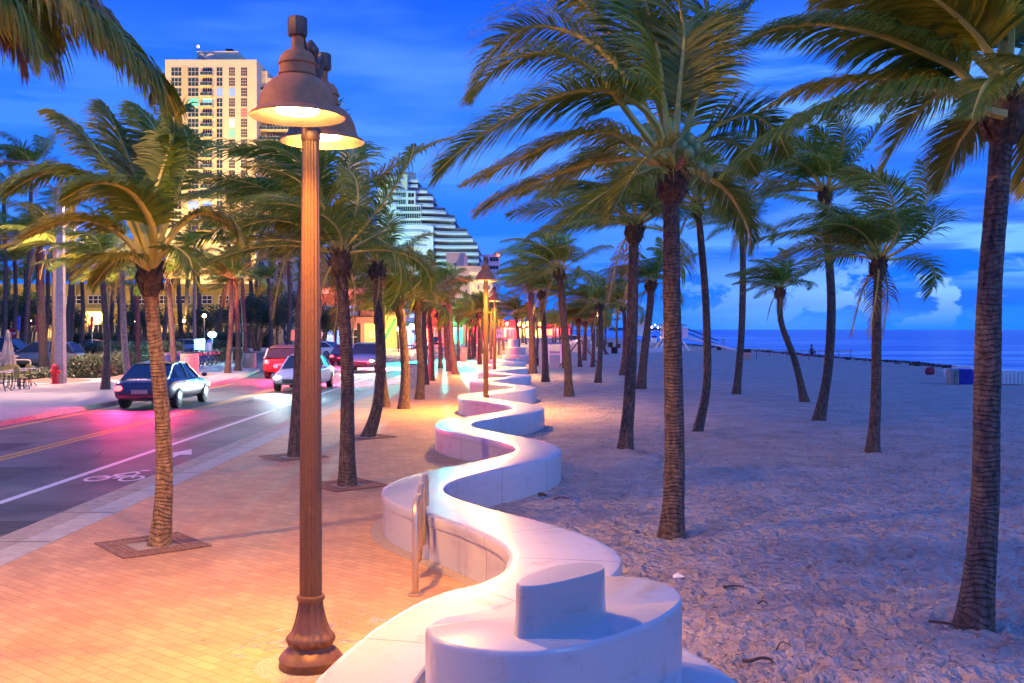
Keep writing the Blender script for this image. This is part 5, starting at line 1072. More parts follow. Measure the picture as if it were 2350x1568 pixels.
rh=hw+11*sc; MB().add([(-rh,-2,zr+.05),(rh,-2,zr+.05),(rh,2,zr+.05),(-rh,2,zr+.05),(-rh*.3,0,zt),(rh*.3,0,zt)],[(0,1,5,4),(1,2,5),(2,3,4,5),(3,0,4),(0,3,2,1)]).build('roof',M['concrete'],o,smooth=False)
mb=MB(); x0=hw+10*sc; x1=x0+120*sc; 
for sy in (-.5,.5): mb.bar((x0,sy,zf-.05),(x1,sy,.02),.14,.22)
mb.bar((x0,0,zf),(x1,0,.08),.9,.04); mb.build('ramp',M['white'],o); mb=MB()
for sy in (-.5,.5):
    mb.bar((x0,sy,zf+1),(x1-45*sc,sy,1.15),.06); mb.bar((x0,sy,zf+.5),(x1-45*sc,sy,.7),.05)
    for t in (0,.35,.72): mb.bar((x0+(x1-x0)*t,sy,zf*(1-t)),(x0+(x1-x0)*t,sy,zf*(1-t)+1.0),.05)
mb.build('handrail',M['black'],o)
mb=MB()
for k in range(5): mb.bar((hw+k*2.4*sc,-1.55,zf),(hw+k*2.4*sc,-1.55,zf+1),.09)
mb.bar((hw,-1.55,zf+1),(hw+10*sc,-1.55,zf+1),.08); mb.build('railing',M['white'],o)
# wooden frame gate left on the sand
p=gp(1274,835); y=p.y; sc=y/F; o=thing('timber_frame','blue and white open timber frame standing in the sand before the curved wall','frame',(p.x,y,-.05))
for sx in (-15,13.5): MB().box(sx*sc-.06,sx*sc+.06,-.06,.06,0,50*sc).build('post',M['white'],o)
MB().box(-15*sc-.06,13.5*sc+.06,-.09,-.062,47*sc,51*sc).build('top_beam',M['bikeblue'],o); MB().box(-15*sc,13.5*sc,-.08,-.062,22*sc,25*sc).build('lower_beam',M['white'],o)
# volleyball or boundary tape
o=thing('tape_barrier','low pink and yellow tape barrier strung on thin posts near the shore','barrier',(0,0,-.05)); pp=[gp(u,v) for u,v in ((1736,824),(1766,818),(1805,820),(1856,826),(1880,822),(1925,824),(1952,822))]
for q in pp: MB().tube([(q.x,q.y,0),(q.x,q.y,.75)],.025,6).build('post',M['wood'],o)
tk=MB()
for a,b in zip(pp[:-1],pp[1:]): tk.tube([V((a.x,a.y,.42)),(a+b)/2+V((0,0,.36)),V((b.x,b.y,.42))],.02,4)
tk.build('pink_tape',mat('pink_tape',(.6,.08,.3),.6),o); tk=MB()
q0=gp(1705,812); q1=gp(1960,818); tk.tube([V((q0.x,q0.y,.5)),(q0+q1)/2+V((0,0,.4)),V((q1.x,q1.y,.5))],.03,4).build('yellow_tape',mat('yellow_tape',(.5,.55,.1),.6),o)
# far hut
y=150; p=at(1462,0,y); o=thing('lifeguard_hut','tiny far lifeguard hut among the palms left of the harbour lights','lifeguard tower',(p.x,y,0)); MB().box(-1.6,1.6,-1.2,1.2,1.4,3.6).build('cabin',M['white'],o); MB().add([(-2.4,-2,3.6),(2.4,-2,3.6),(2.4,2,3.6),(-2.4,2,3.6),(0,0,4.6)],[(0,1,4),(1,2,4),(2,3,4),(3,0,4),(0,3,2,1)]).build('roof',M['concrete'],o,smooth=False)
for sx in (-1.3,1.3): MB().bar((sx,-1,1.4),(sx*1.5,-1.4,0),.15).build('leg',M['white'],o)
# people at the shore
def person(label,loc,joints,rad,edges,colr,hair,rz=0):
    me=bpy.data.meshes.new('person'); me.from_pydata(joints,edges,[]); o=bpy.data.objects.new('person',me); COL.objects.link(o); o.location=loc; o.rotation_euler=(0,0,rz); me.materials.append(colr)
    sk=o.modifiers.new('s','SKIN'); 
    for i,r in enumerate(rad): me.skin_vertices[0].data[i].radius=(r,r) if not isinstance(r,tuple) else r
    me.skin_vertices[0].data[0].use_root=True; sb=o.modifiers.new('b','SUBSURF'); sb.levels=1; sb.render_levels=1
    h=MB().ell(hair,.1,.11,.1,10,6); h.build('hair',M['dark'],o); return tag(o,label,'person')
pc=mat('person_clothes',(.06,.06,.1),.8)
J=[(0,0,.95),(0,0,1.2),(0,0,1.42),(0,0,1.52),(0,-.01,1.68),(.11,0,.9),(.13,-.02,.48),(.13,.03,.06),(.13,-.12,.03),(-.11,0,.9),(-.15,.03,.48),(-.16,.1,.06),(-.16,-.05,.03),(.19,0,1.4),(.25,0,1.12),(.24,-.08,.88),(.24,-.1,.8),(-.19,0,1.4),(-.26,.02,1.12),(-.25,-.05,.88),(-.25,-.07,.8)]
Rd=[(.14,.1),(.13,.09),(.15,.09),.055,.1,.085,.055,.035,.03,.085,.055,.035,.03,.055,.042,.03,.03,.055,.042,.03,.03]
E=[(0,1),(1,2),(2,3),(3,4),(0,5),(5,6),(6,7),(7,8),(0,9),(9,10),(10,11),(11,12),(2,13),(13,14),(14,15),(15,16),(2,17),(17,18),(18,19),(19,20)]
p=gp(1825,812); person('dark figure standing at the water edge beyond the leaning small palm',(p.x,p.y+2,-.15),J,Rd,E,pc,(0,.02,1.74),.8)
J2=[(0,0,.28),(0,-.04,.5),(0,-.06,.72),(0,-.08,.82),(0,-.1,.97),(.11,-.05,.28),(.14,-.42,.52),(.13,-.45,.08),(.13,-.57,.05),(-.11,-.05,.28),(-.14,-.42,.5),(-.13,-.48,.08),(-.13,-.6,.05),(.19,-.07,.7),(.24,-.22,.5),(.16,-.42,.48),(.12,-.48,.47),(-.19,-.07,.7),(-.24,-.22,.5),(-.16,-.42,.48),(-.12,-.48,.47)]
p=gp(1861,818); person('small dark figure sitting near the shore behind the tape barrier',(p.x,p.y,-.05),J2,Rd,E,pc,(0,-.08,1.02),.5)
# litter on the sand
def litter(name,label,u,v,fn,cat):
    p=gp(u,v,-.04); o=thing(name,label,cat,(p.x,p.y,max(sand_h(p.x+a,p.y+b) for a in (-.05,0,.05) for b in (-.05,0,.05))+.006)); return fn(o)
litter('paper_scrap','crumpled white paper scrap on the sand right of the bench bend',1557,1333,lambda o: MB().add([(-.06,-.05,0),(.05,-.06,.012),(.065,.03,.0),(.0,.05,.03),(-.05,.04,.005),(0,0,.035)],[(0,1,5),(1,2,5),(2,3,5),(3,4,5),(4,0,5)]).build('sheet',M['white'],o,smooth=False),'paper')
M['drift']=mat('driftwood',(.1,.06,.045),.9,var=.4)
def stick(label,u,v,pts,r): litter('stick',label,u,v,lambda o: MB().tube(spline(pts,10),[r*(1-.06*k) for k in range(10)],6).build('twig',M['drift'],o),'driftwood')
stick('small forked twig on the sand below the paper scrap',1685,1368,[(-.1,0,.01),(0,.02,.02),(.1,.03,.01)],.012)
stick('long flat stick in the sand left of the largest palm foot',2178,1452,[(-.12,.1,.01),(0,0,.02),(.13,-.07,.01)],.014)
stick('short bent dead twig at the bottom of the sand',1795,1512,[(-.05,-.03,.0),(0,.02,.04),(.07,.06,.01)],.007)
stick('coiled piece of dry palm sheath near the bottom edge of the sand',1738,1549,[(-.1,.0,.01),(-.05,-.03,.02),(.02,.0,.03),(.09,.01,.02),(.1,-.03,.01)],.016)
stick('dark coconut husk scrap beside the blue bend of the wall',1245,1150,[(-.06,0,.03),(0,0,.045),(.06,.01,.02)],.035)
stick('curved dry leaf piece on the sand right of the husk scrap',1290,1155,[(-.12,0,.0),(0,.03,.03),(.1,0,.01)],.012)
stick('small dark leaf curl in the middle of the sand',1752,1402,[(-.05,0,.01),(0,.01,.03),(.04,0,.01)],.01)
mb=MB(); rnd=random.Random(3)
for _ in range(1500):
    y=4.5*(26/4.5)**rnd.random(); x=rnd.uniform(1.2,.52*y+1); z=sand_h(x,y)+.004; a=rnd.random()*6.28; l=rnd.uniform(.004,.022)*(.6+y*.05); w_=l*.18+.002
    mb.bar((x-cos(a)*l,y-sin(a)*l,z),(x+cos(a)*l,y+sin(a)*l,z+rnd.uniform(0,.012)),w_,w_)
o=mb.build('beach_debris',M['drift'],smooth=False); o['kind']='stuff'; o['label']='scattered twigs and husk crumbs on the sand'
# ================================================================ buildings
M['tower']=mat('tower_render',(.62,.53,.33),.8,var=.06,scale=.4)
M['towerw']=mat('tower_white',(.6,.62,.62),.8,var=.06,scale=.4)
M['frame']=mat('window_frame',(.55,.5,.4),.5)
M['glt']=mat('teal_glass',(.02,.06,.06),.12,0,var=.5,scale=.35); M['glb']=mat('brown_glass',(.04,.03,.025),.15,0,var=.5,scale=.3)
M['lit_teal']=glow('lit_room_teal',(.03,.8,.55),.3); M['lit_blue']=glow('lit_room_blue',(.1,.35,1),.5); M['lit_cyan']=glow('lit_room_cyan',(.3,.9,.8),.55); M['lit_red']=glow('lit_room_red',(.9,.02,.02),.35)
M['lit_warm']=glow('lit_room_warm',(1,.5,.12),.8)
WM={}
def window(w_,h,nx,ny,gm,t=.09,d=.22):
    key=(round(w_,2),round(h,2),nx,ny,gm)
    if key not in WM:
        mb=MB(); mb.sheet([(0,0)]*0+[(0,0),(0,0),(0,0)],0) if False else None
        mb.add([(-w_/2,-.03,0),(w_/2,-.03,0),(w_/2,-.03,h),(-w_/2,-.03,h)],[(0,1,2,3)],0)
        for i in range(nx+1): x=-w_/2+w_*i/nx; mb.box(x-t/2,x+t/2,-.14,-.031,0,h,1)
        for j in range(ny+1): z=h*j/ny; mb.box(-w_/2-t/2,w_/2+t/2,-.155,-.032,z-t/2,z+t/2,1)
        WM[key]=mb.mesh('window',[M[gm],M['frame']],smooth=False)
    return WM[key]
def balcony_mesh(w_,d,h=1.0,sl=.3):
    mb=MB(); mb.box(-w_/2,w_/2,-d,0,-sl,0,0); mb.box(-w_/2,w_/2,-d,-d+.06,h-.07,h,1)
    n=max(3,int(w_/1.0))
    for i in range(n+1): x=-w_/2+w_*i/n; mb.box(x-.03,x+.03,-d+.004,-d+.056,0,h-.07,1)
    mb.box(-w_/2+.03,w_/2-.03,-d+.02,-d+.04,.08,h-.1,2); mb.box(-w_/2,-w_/2+.05,-d+.06,0,h-.07,h,1); mb.box(w_/2-.05,w_/2,-d+.06,0,h-.07,h,1)
    return mb.mesh('balcony',[M['tower'],M['frame'],M['glt']],smooth=False)
YT=290; sc=YT/F; X=lambda u:(u-CU)*sc; Zv=lambda v:CH-(v-HV)*sc
o=thing('condominium_tower','tall cream condominium tower behind the big lamp post with rows of windows and balconies','tower',(X(480),YT,0)); ox=X(480)
def part(name,m,x0,x1,y0,y1,z0,z1,par=o): return MB().box(x0,x1,y0,y1,z0,z1).build(name,m,par,smooth=False)
xl=X(379)-ox; xr=X(589)-ox; zt=Zv(137)
part('wall',M['tower'],xl,xr,0,24,-.2,zt); part('roof_house',M['tower'],X(444)-ox,X(540)-ox,3,18,zt,Zv(111)); part('roof_step',M['tower'],X(413)-ox,X(444)-ox,4,16,zt,Zv(131))
MB().box(X(506)-ox,X(522)-ox,5,8,Zv(111),Zv(101)).build('roof_fan',M['black'],o); MB().tube([(X(445)-ox,4,Zv(111)),(X(445)-ox,4,Zv(98))],.08,6).build('aerial',M['black'],o)
MB().ell((X(445)-ox,4,Zv(98)),.35,.35,.35).build('warning_light',glow('red_beacon',(1,.25,.2),14),o)
for du,tilt in ((458,-.5),(479,.4)):
    d=MB().lathe([(.01,0),(.9,.12),(1.5,.5),(1.55,.52),(.9,.2),(.01,.08)],18,cap=False).build('satellite_dish',M['concrete'],o); d.location=(X(du)-ox,-1.2+3,Zv(132)); d.rotation_euler=(R(75),0,tilt)
for k in range(4): part('wall_rib',M['tower'],X(417+k*4)-ox,X(418.4+k*4)-ox,-.35,-.001,0,zt-2)
pit=23.55; rows=17; rnd=random.Random(4); cnt=0
cols=[(393,417,3,2,'glt'),(431.5,456,3,2,'glt'),(497,511,2,2,'glt'),(525.5,539.5,3,3,'glb'),(553,567.5,3,3,'glb')]
bal=balcony_mesh(X(490)-X(462),1.3); win_b=None
special={(3,1):'lit_teal',(3,'b'):'lit_cyan',(4,4):'lit_red',(5,3):'lit_cyan',(6,3):'lit_teal',(13,1):'lit_blue',(13,'b'):'lit_blue',(2,2):'lit_blue',(2,3):'lit_blue'}
for r in range(rows):
    vb=174.5+r*pit; zb=Zv(vb)
    for ci,(u0,u1,nx,ny,gm) in enumerate(cols):
        gg=special.get((r,ci),gm if r<7 or ci>1 else rnd.choice(['glt','glb','glb']))
        w_=(u1-u0)*sc; h=19.5*sc
        q=link('window',window(w_,h,nx,ny,gg),o,((X((u0+u1)/2)-ox),0,zb))
    q=link('window',window(21*sc,19.5*sc,4,1,special.get((r,'b'),'glb')),o,(X(476)-ox,0,zb))
    link('balcony',bal,o,(X(476)-ox,0,zb))
sb=MB(); 
for r in range(rows):
    zb=Zv(174.5+r*pit); vs=[(xl,0,zb),(X(365)-ox,2,zb),(X(365)-ox,5,zb),(xl,8,zb)]; q=MB().prism([(a,b) for a,b,c in vs],zb-.35,zb); q.add([(a-.0,b,zb+.05) for a,b,c in vs[:3]]+[(a,b,zb+1.0) for a,b,c in vs[:3]],[(0,1,4,3),(1,2,5,4)],1); q.build('side_balcony',[M['tower'],M['glt']],o,smooth=False)
# stepped right wing
W=[(589,602,150),(602,613,166),(613,625,180),(625,640,196),(640,672,212),(672,706,235)]
for i,(a,b,t) in enumerate(W): part('wing',M['tower'],X(a)-ox,X(b)-ox,6+i*.5,24+i,0,Zv(t))
lb=balcony_mesh((705-588)*sc,3.0)
for r in range(4,rows):
    zb=Zv(174.5+r*pit); link('long_balcony',lb,o,(X(647)-ox,6,zb)); link('window',window(50*sc,2.1,7,1,'glb'),o,(X(625)-ox,5.9,zb))
for r in range(1,4):
    zb=Zv(174.5+r*pit); link('balcony',bal,o,(X(600)-ox,5.8,zb))
# floodlights of the tower grounds
for i,(x,zz) in enumerate(((-118,6),(-86,6),(-60,6))): spot('tower_floodlight',(x,YT-75,zz),240000,(1,.55,.12),75,.5,1.5,target=(x*.3-60,YT,52))
# ---- stepped hotel with wavy terraces
YH=420; sc2=YH/F; X2=lambda u:(u-CU)*sc2; Z2=lambda v:CH-(v-HV)*sc2
o=thing('terraced_hotel','pale green lit hotel whose wavy terraces step down towards the sea','hotel',(X2(900),YH,0)); ox=X2(900)
q=lambda z,off,s: (off+z*.19995)
cx=lambda z:862+z*.2-0; cv=lambda z:352+z*.2
def slab(name,m,u0,u1,y0,y1,v0,v1): return MB().box(X2(u0)-ox,X2(u1)-ox,y0,y1,Z2(v1),Z2(v0)).build(name,m,o,smooth=False)
MB().lathe([(26*sc2,Z2(402)),(26*sc2,Z2(388)),(25*sc2,Z2(387.5))],28,(X2(922)-ox,12,0)).build('roof_drum',M['tower'],o); MB().tube([(X2(941)-ox,10,Z2(388)),(X2(941)-ox,10,Z2(365))],.12,5).build('aerial',M['black'],o)
edges=[450,450,560,655,655,800,905,905,1050,1112,1172,1180,1180,1180,1180,1180,1180,1178,1178,1178]  # right limit of each floor in crop pixels
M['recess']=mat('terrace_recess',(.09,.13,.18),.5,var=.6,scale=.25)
for r in range(20):
    vt=cv(235+r*66 if r<3 else 430+(r-3)*80.5 ); hz=(66 if r<3 else 80.5)*.2
    uR=cx(edges[r]+ (25 if r<3 else 0)); uL=cx(25 if r<2 else (0 if r==2 else -0))
    uL=cx(25) if r<3 else 862
    back=14+r*2.2
    # body, recessed
    slab('floor_body',M['towerw'] if r>=3 else M['tower'],uL+2,cx(min(edges[r],360 if r<3 else [455,455,520,520,520][min(r-3,4)] if r<8 else 660)),1.5 if r<3 else .6,back,vt+hz*.0,vt+hz)
    if r>=1:
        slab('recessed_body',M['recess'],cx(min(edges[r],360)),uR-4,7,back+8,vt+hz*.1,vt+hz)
    # wavy slab with parapet
    poly=[]; n=26; x0=X2(uL)-ox; x1=X2(uR)-ox
    for k in range(n+1):
        t=k/n; x=x0+(x1-x0)*t; wave=(1.3*sin(t*9+r*.8)) if t>.35 else 0; yy=-.6+ (t-.35)*8*(t>.35)+wave; poly.append((x,yy))
    poly+= [(x1+.5,back+6),(x0,back+6)]
    z=Z2(vt+hz); MB().prism(poly,z-.4,z).build('terrace_slab',M['towerw'],o,smooth=False)
    rr=MB(); pts=poly[int(n*(.3 if r>2 else 0)):n+1]; zz=z
    for a,b in zip(pts[:-1],pts[1:]): rr.add([(a[0],a[1]+.02,zz-.3),(b[0],b[1]+.02,zz-.3),(b[0],b[1]+.02,zz+.45),(a[0],a[1]+.02,zz+.45)],[(0,1,2,3)],1); rr.add([(a[0],a[1]+.05,zz+.05),(b[0],b[1]+.05,zz+.05),(b[0],b[1]+.05,zz+.9),(a[0],a[1]+.05,zz+.9)],[(0,1,2,3)],0); rr.bar((a[0],a[1],zz+.95),(b[0],b[1],zz+.95),.12,.12,1)
    rr.build('terrace_railing',[mat('railglass',(.25,.35,.45),.2) if r==0 else M['rg'],M['towerw']],o,smooth=False) if False else rr.build('terrace_railing',[M.setdefault('rg',mat('railing_glass',(.22,.32,.42),.2)),M['towerw']],o,smooth=False)
for r in range(3,12):
    vt=352+(430+(r-3)*80.5)*.2; a,b,n=[(142,345,10),(142,345,10),(238,515,11),(238,515,11),(286,515,10),(286,515,10),(300,515,9),(300,515,9),(300,515,9)][r-3]
    if r<8: link('window',window((b-a)*.2*sc2,11*sc2,n,1,'glt',.14),o,(X2(862+(a+b)/2*.2)-ox,.6,Z2(vt+14.5)))
    if r<5: link('window',window(14*sc2,10*sc2,2,1,'glb',.14),o,(X2(862+405*.2)-ox,.6,Z2(vt+14.5)))
for r in range(9):
    vt=352+(918+r*72)*.2
    for a,b in ((895,990),(1005,1060)): link('window',window((b-a)*.2*sc2,10*sc2,4,1,'glt',.14),o,(X2(862+(a+b)/2*.2)-ox,8.5-.2,Z2(vt+12)))
slab('east_block',M['towerw'],cx(890),cx(1065),8.5,40,cv(905),755)
bt=MB(); 
for _ in range(1500):
    c=V((X2(875)-ox+random.gauss(0,6)*sc2,-1+random.gauss(0,1),Z2(418)+random.gauss(0,4)*sc2)); leaf_quads(bt,c,1,.5,random)
bt.build('roof_garden',M['bush'],o,smooth=False)
spot('hotel_floodlight',(X2(900)-30,YH-90,8),330000,(.55,1,.75),70,.5,1.5,target=(X2(920),YH,40)); 
# ---- low beige blocks before the hotel
def block(label,name,u0,u1,v0,y,d,m,wins=(),cat='building',vb=760):
    s_=y/F; x0=(u0-CU)*s_; x1=(u1-CU)*s_; o=thing(name,label,cat,((x0+x1)/2,y,0)); z1=CH-(v0-HV)*s_; w2=(x1-x0)/2
    MB().box(-w2,w2,0,d,-.2,z1).build('wall',m,o,smooth=False); MB().box(-w2-.15,w2+.15,-.15,d+.15,z1,z1+.35).build('parapet',m,o,smooth=False)
    for (u,v,w_,h_,nx,ny,g) in wins: link('window',window(w_*s_,h_*s_,nx,ny,g),o,((u-(u0+u1)/2)*s_,0,CH-(v-HV)*s_))
    return o
M['beige']=mat('beige_render',(.62,.5,.34),.8,var=.08,scale=.5)
block('beige box building with a flat top beneath the terraced hotel','apartment_building',1024,1065,583,260,20,M['beige'],[(1044,612,8,8,2,2,'glb'),(1036,640,8,8,2,2,'glb')])
block('lower beige building with small windows left of the second street lamp','apartment_building',1028,1106,614,240,18,M['beige'],[(1042+i*14,656+j*18,5,9,1,3,'glb') for i in range(4) for j in range(3)])
block('beige block with windows immediately behind the second street lamp','apartment_building',1078,1130,628,215,14,M['beige'],[(1086+i*12,664+j*18,5,9,1,3,'lit_warm' if (i+j)%4==0 else 'glb') for i in range(4) for j in range(3)])
block('distant pale office block with blue glass beyond the second street lamp','office_building',1096,1146,586,520,30,M['towerw'],[(1108,600,20,10,4,1,'lit_blue'),(1134,600,20,10,3,1,'glt'),(1108,618,20,8,4,1,'glt'),(1134,618,20,8,3,1,'glt'),(1108,636,20,8,4,1,'glt')])
b=at(1143,585,515); MB().ell((0,0,0),.9,.9,.9); o=thing('crane_beacon','red warning beacon on the distant office block roof','beacon',(b.x,b.y,b.z)); MB().ell((0,0,0),.8,.8,.8).build('lens',glow('beacon',(1,.08,.06),12),o); MB().tube([(0,0,-2),(0,0,-.7)],.1,5).build('stand',M['black'],o)
block('beige tower seen between the big lamp post and the palm crown','apartment_building',780,826,352,330,22,M['tower'],[(795+i*16,372+j*22,9,13,2,2,'glb') for i in range(2) for j in range(12)])
block('cream building with dark windows showing right of the cream tower base','apartment_building',588,700,500,180,16,M['beige'],[(600+i*22,520+j*24,12,15,2,1,'glb') for i in range(5) for j in range(8)])
spot('block_floodlight',(-22,190,4),52000,(1,.62,.25),110,.5,1,target=(-16,240,14)); spot('block_floodlight',(-62,150,4),42000,(1,.62,.25),120,.5,1,target=(-80,180,12))
# ---- long yellow building of the left
M['yellow']=mat('yellow_render',(.42,.3,.08),.8,var=.25,scale=.5)
Yy=150; s_=Yy/F; o=thing('yellow_building','long yellow lit low building with beams and shop windows behind the parked cars','building',((180-CU)*s_,Yy,0)); ox=(180-CU)*s_
XX=lambda u:(u-CU)*s_-ox; ZZ=lambda v:CH-(v-HV)*s_
MB().box(XX(-220),XX(600),0,14,-.2,ZZ(655)).build('wall',M['yellow'],o,smooth=False)
for v0,v1 in ((652,662),(706,716)): MB().box(XX(-221),XX(601),-1.0,-.001,ZZ(v1),ZZ(v0)).build('beam',M['yellow'],o,smooth=False)
for i in range(17): MB().box(XX(-210+i*50),XX(-203+i*50),-.9,-.3,0,ZZ(717)).build('column',M['yellow'],o,smooth=False)
for i in range(16):
    link('window',window(34*s_,18*s_,3,2,'glb'),o,(XX(-180+i*50),0,ZZ(697))); link('window',window(36*s_,30*s_,3,1,['glb','lit_warm','glb','glb','glb'][i%5]),o,(XX(-180+i*50),0,ZZ(775)))
for u in (-60,80,200,320,430,540):
    p=((u-CU)*s_*.95,Yy-9); l=thing('path_lantern','globe lantern on a short post before the yellow building, %s'%{-60:'far off to the left',80:'behind the parked pickup',200:'behind the fan shaped palm',320:'behind the dark hedge',430:'behind the bicycle docks',540:'near the grouped palms'}[u],'lantern',(p[0],p[1],0),0,'globe lanterns of the yellow building')
    MB().tube([(0,0,-.1),(0,0,3.4)],.05,8).build('post',M['black'],l); MB().ell((0,0,3.6),.2,.2,.2).build('globe',M['lamp'],l); point('lantern_light',(0,-.5,3.6),1100,(1,.66,.16),.3,parent=l)
# bright blue lamp and star lamp
for u,v,y,c,e,lb in ((487,768,72,(.3,.85,1),900,'dazzling blue white lamp behind the strongly leaning palm'),(469,725,76,(1,.55,.25),500,'small orange star shaped lamp above the kiosk')):
    p=at(u,v,y); l=thing('garden_lamp',lb,'lamp',(p.x,p.y,0)); MB().tube([(0,0,-.1),(0,0,p.z-.15)],.05,8).build('post',M['black'],l); MB().ell((0,0,p.z),.3 if e>600 else .14,.2,.22 if e>600 else .14).build('lamp_glass',glow('lamp_'+str(u),c,25),l); point('lamp_light',(0,-.7,p.z),e,c,.3,parent=l)
# ---- pink restaurant
M['pink']=mat('pink_render',(.55,.2,.13),.75,var=.1); M['greenp']=mat('green_paint',(.08,.35,.12),.6); M['yelp']=mat('lime_render',(.55,.55,.2),.7)
Yp=122; s_=Yp/F; o=thing('restaurant','pink two storey restaurant with an upper balcony and blue lit windows','restaurant',((830-CU)*s_,Yp,0)); ox=(830-CU)*s_
MB().box(XX(692),XX(828),3,16,0,ZZ(652)).build('wall',M['pink'],o,smooth=False)
MB().box(XX(690),XX(862),-1.2,2.99,ZZ(742),ZZ(728)).build('balcony_floor',M['pink'],o,smooth=False); MB().box(XX(690),XX(864),-1.5,16,ZZ(675),ZZ(662)).build('roof_band',M['pink'],o,smooth=False); MB().box(XX(690),XX(862),-1.3,-1.1,ZZ(728),ZZ(726)).build('balcony_edge',M['dark'],o,smooth=False)
rb=MB()
for k in range(60): x=XX(690)+(XX(862)-XX(690))*k/59; rb.bar((x,-1.2,ZZ(727)),(x,-1.2,ZZ(710)),.05)
rb.bar((XX(690),-1.2,ZZ(710)),(XX(862),-1.2,ZZ(710)),.09); rb.build('railing',M['dark'],o,smooth=False)
for u in (692,724,826): MB().box(XX(u)-.2,XX(u)+.2,-1.1,-.7,0,ZZ(675)).build('post',M['dark'],o,smooth=False)
for i in range(4): link('window',window(26*s_,24*s_,3,1,'lit_blue'),o,(XX(712+i*30),2.99,ZZ(724)))
for i in range(4): link('window',window(24*s_,36*s_,2,2,['lit_cyan','lit_blue','lit_blue','glb'][i]),o,(XX(712+i*30),2.99,ZZ(792)))
MB().box(XX(828),XX(905),3,12,0,ZZ(722)).build('annex_wall',M['yelp'],o,smooth=False); MB().box(XX(826),XX(912),1.5,12.2,ZZ(724),ZZ(714)).build('annex_roof',M['pink'],o,smooth=False)
for i in range(3): link('window',window(14*s_,16*s_,1,2,'lit_warm'),o,(XX(845+i*18),2.99,ZZ(776)))
st=MB()
for k in range(14): st.box(XX(872+k*2.6),XX(875+k*2.6),-.6,.9,ZZ(800-k*5),ZZ(798-k*5)); 
st.bar((XX(872),-.7,ZZ(800)),(XX(908),-.7,ZZ(732)),.08,.35); st.bar((XX(872),-.7,ZZ(782)),(XX(908),-.7,ZZ(714)),.07); st.build('stairs',M['greenp'],o,smooth=False)
point('restaurant_light',(XX(760),-3,ZZ(700)),900,(1,.4,.3),.4,parent=o); point('annex_light',(XX(866),.5,ZZ(745)),450,(1,.9,.25),.3,parent=o); point('porch_light',(XX(740),-.2,ZZ(760)),700,(.5,.45,1),.4,parent=o)
# canopy shops farther on
def shop(label,u0,u1,v0,y,c,ec,e,awn):
    s_=y/F; x0=(u0-CU)*s_; x1=(u1-CU)*s_; o=thing('shop_building',label,'shop',((x0+x1)/2,y,0)); w2=(x1-x0)/2; z1=CH-(v0-HV)*s_
    MB().box(-w2,w2,0,12,-.1,z1).build('wall',c,o,smooth=False); MB().add([(-w2,-.01,3.4),(w2,-.01,3.4),(w2,-1.8,2.7),(-w2,-1.8,2.7),(-w2,-.01,3.3),(w2,-.01,3.3),(w2,-1.8,2.6),(-w2,-1.8,2.6)],[(0,3,2,1),(4,5,6,7),(3,7,6,2),(0,4,7,3),(1,2,6,5)]).build('awning',awn,o,smooth=False)
    n=max(2,int(w2*2/2.6))
    for i in range(n): link('window',window(w2*2/n*.75,2.2,2,1,ec if i%3 else 'lit_warm'),o,(-w2+w2*2*(i+.5)/n,0,.3)); link('window',window(w2*2/n*.6,1.5,2,1,'lit_blue' if i%2 else ec),o,(-w2+w2*2*(i+.5)/n,0,4.1)) if z1>6 else None
    point('shop_light',(0,-2.4,2.4),e,{'lit_red':(1,.08,.1),'lit_warm':(1,.6,.2),'lit_blue':(.4,.5,1),'lit_teal':(.1,1,.8)}[ec],.3,parent=o)
M['redp']=mat('red_render',(.5,.05,.06),.7); M['slate']=mat('slate_roof',(.08,.09,.13),.7)
shop('shop with blue lit windows and grey roof right of the restaurant stairs',905,962,668,140,M['slate'],'lit_blue',1500,M['greenp'])
shop('shop glowing red and pink behind the promenade palms',962,1024,700,160,M['redp'],'lit_red',2200,M['redp'])
shop('low turquoise lit shop between the palms',1024,1062,728,178,M['yelp'],'lit_teal',1800,M['redp'])
shop('red glowing shop with warm windows left of the second street lamp',1062,1108,736,200,M['redp'],'lit_red',3500,M['redp'])
shop('small warm lit shop directly behind the second street lamp',1108,1140,738,225,M['beige'],'lit_warm',3000,M['redp'])
shop('far orange red shop front seen between the first beach palms',1140,1190,735,260,M['redp'],'lit_red',5000,M['yelp'])
shop('far yellow lit shop front behind the ringed beach palm',1190,1250,738,300,M['yelp'],'lit_warm',6000,M['redp'])
shop('farthest red lit front left of the curved beach wall',1250,1310,742,340,M['redp'],'lit_red',6000,M['redp'])
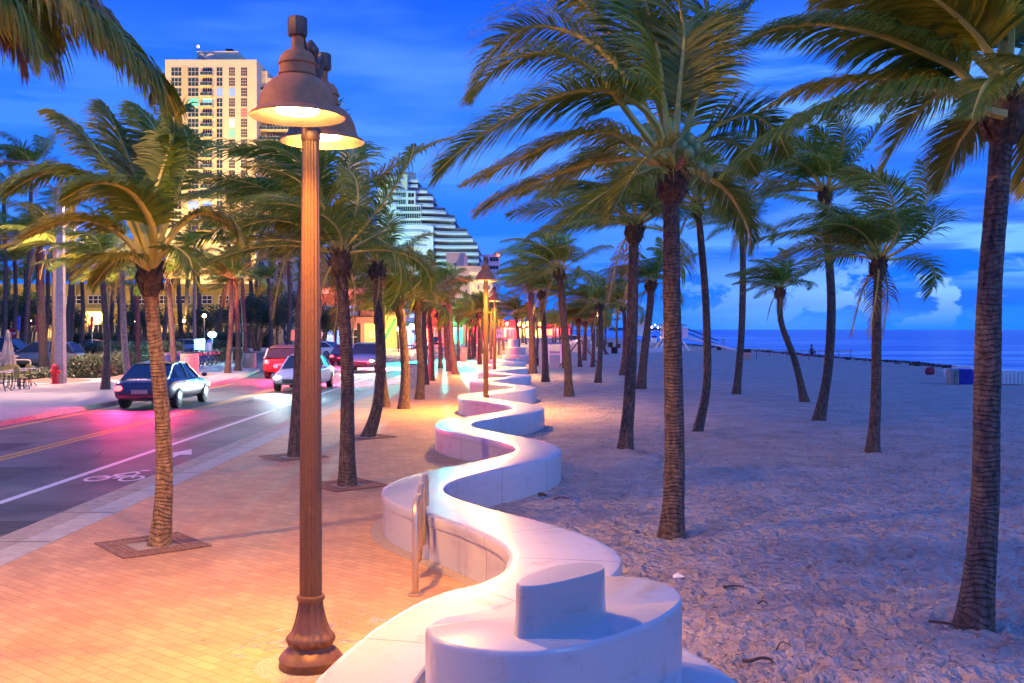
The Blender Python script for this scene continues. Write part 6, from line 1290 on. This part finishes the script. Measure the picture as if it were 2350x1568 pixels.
# wall lamps glaring yellow
for u,v,y,e,lb in ((945,749,118,2600,'glaring yellow street lamp between the golden palm and the shops'),(914,755,110,1200,'orange lamp just left of the golden palm trunk'),(1188,745,150,1500,'star shaped orange lamp left of the far wall end'),(1202,748,170,1200,'small bright lamp right of the star shaped orange one'),(1372,722,120,700,'pale lamp shining above the propped young palm'),(1100,745,150,1200,'yellow lamp glowing beside the second street lamp pole'),(1163,743,190,1200,'small green white lamp above the parking sign')):
    p=at(u,v,y); l=thing('glaring_lamp',lb,'lamp',(p.x,p.y,0)); MB().tube([(0,.2,-.1),(0,.2,p.z)],.05,6).build('post',M['black'],l); r_=.30 if e>2000 else .2; MB().ell((0,0,p.z),r_,r_,r_).build('lamp_glass',M['lamp'],l); point('lamp_light',(0,-.6,p.z),e,(1,.68,.2),.3,parent=l)
# small sign board post
p=gp(869,808); o=thing('sign_post','dark small box sign on a thin post before the lime annex','sign',(p.x,p.y,0)); h=CH-(745-756)/F*p.y; MB().tube([(0,0,-.05),(0,0,h)],.05,6).build('post',M['black'],o); MB().box(-.5,.5,-.3,.3,h,h+.75).build('box',M['dark'],o); MB().box(-.35,.35,-.3,.3,0,.35).build('foot',M['dark'],o)
# far low land and harbour lights
struct(MB().prism([(300,2600),(430,2700),(480,3100),(300,3100)],-1,7).build('headland',M['slate'],smooth=False))
for i,(u,v,r_) in enumerate([(1541,752,9),(1525,750,6),(1510,754,4),(1496,753,5),(1480,751,5),(1548,755,4),(1503,748,4)]):
    p=at(u,v-2,2500); l=thing('harbour_light',['brightest white harbour light on the horizon left of the hut','second brightest harbour light','faint harbour light between the brighter ones','reddish harbour light in the middle of the row','leftmost harbour light of the horizon row','rightmost low harbour light beside the brightest','topmost faint harbour light of the row'][i],'harbour light',tuple(p)); MB().ell((0,0,0),r_*.45,r_*.45,r_*.45).build('lens',glow('harbour_%d'%i,(1,.5,.6) if i==3 else (.85,.95,1),14 if i else 30),l); MB().tube([(0,0,-p.z),(0,0,-r_*.4)],.3,5).build('mast',M['black'],l)
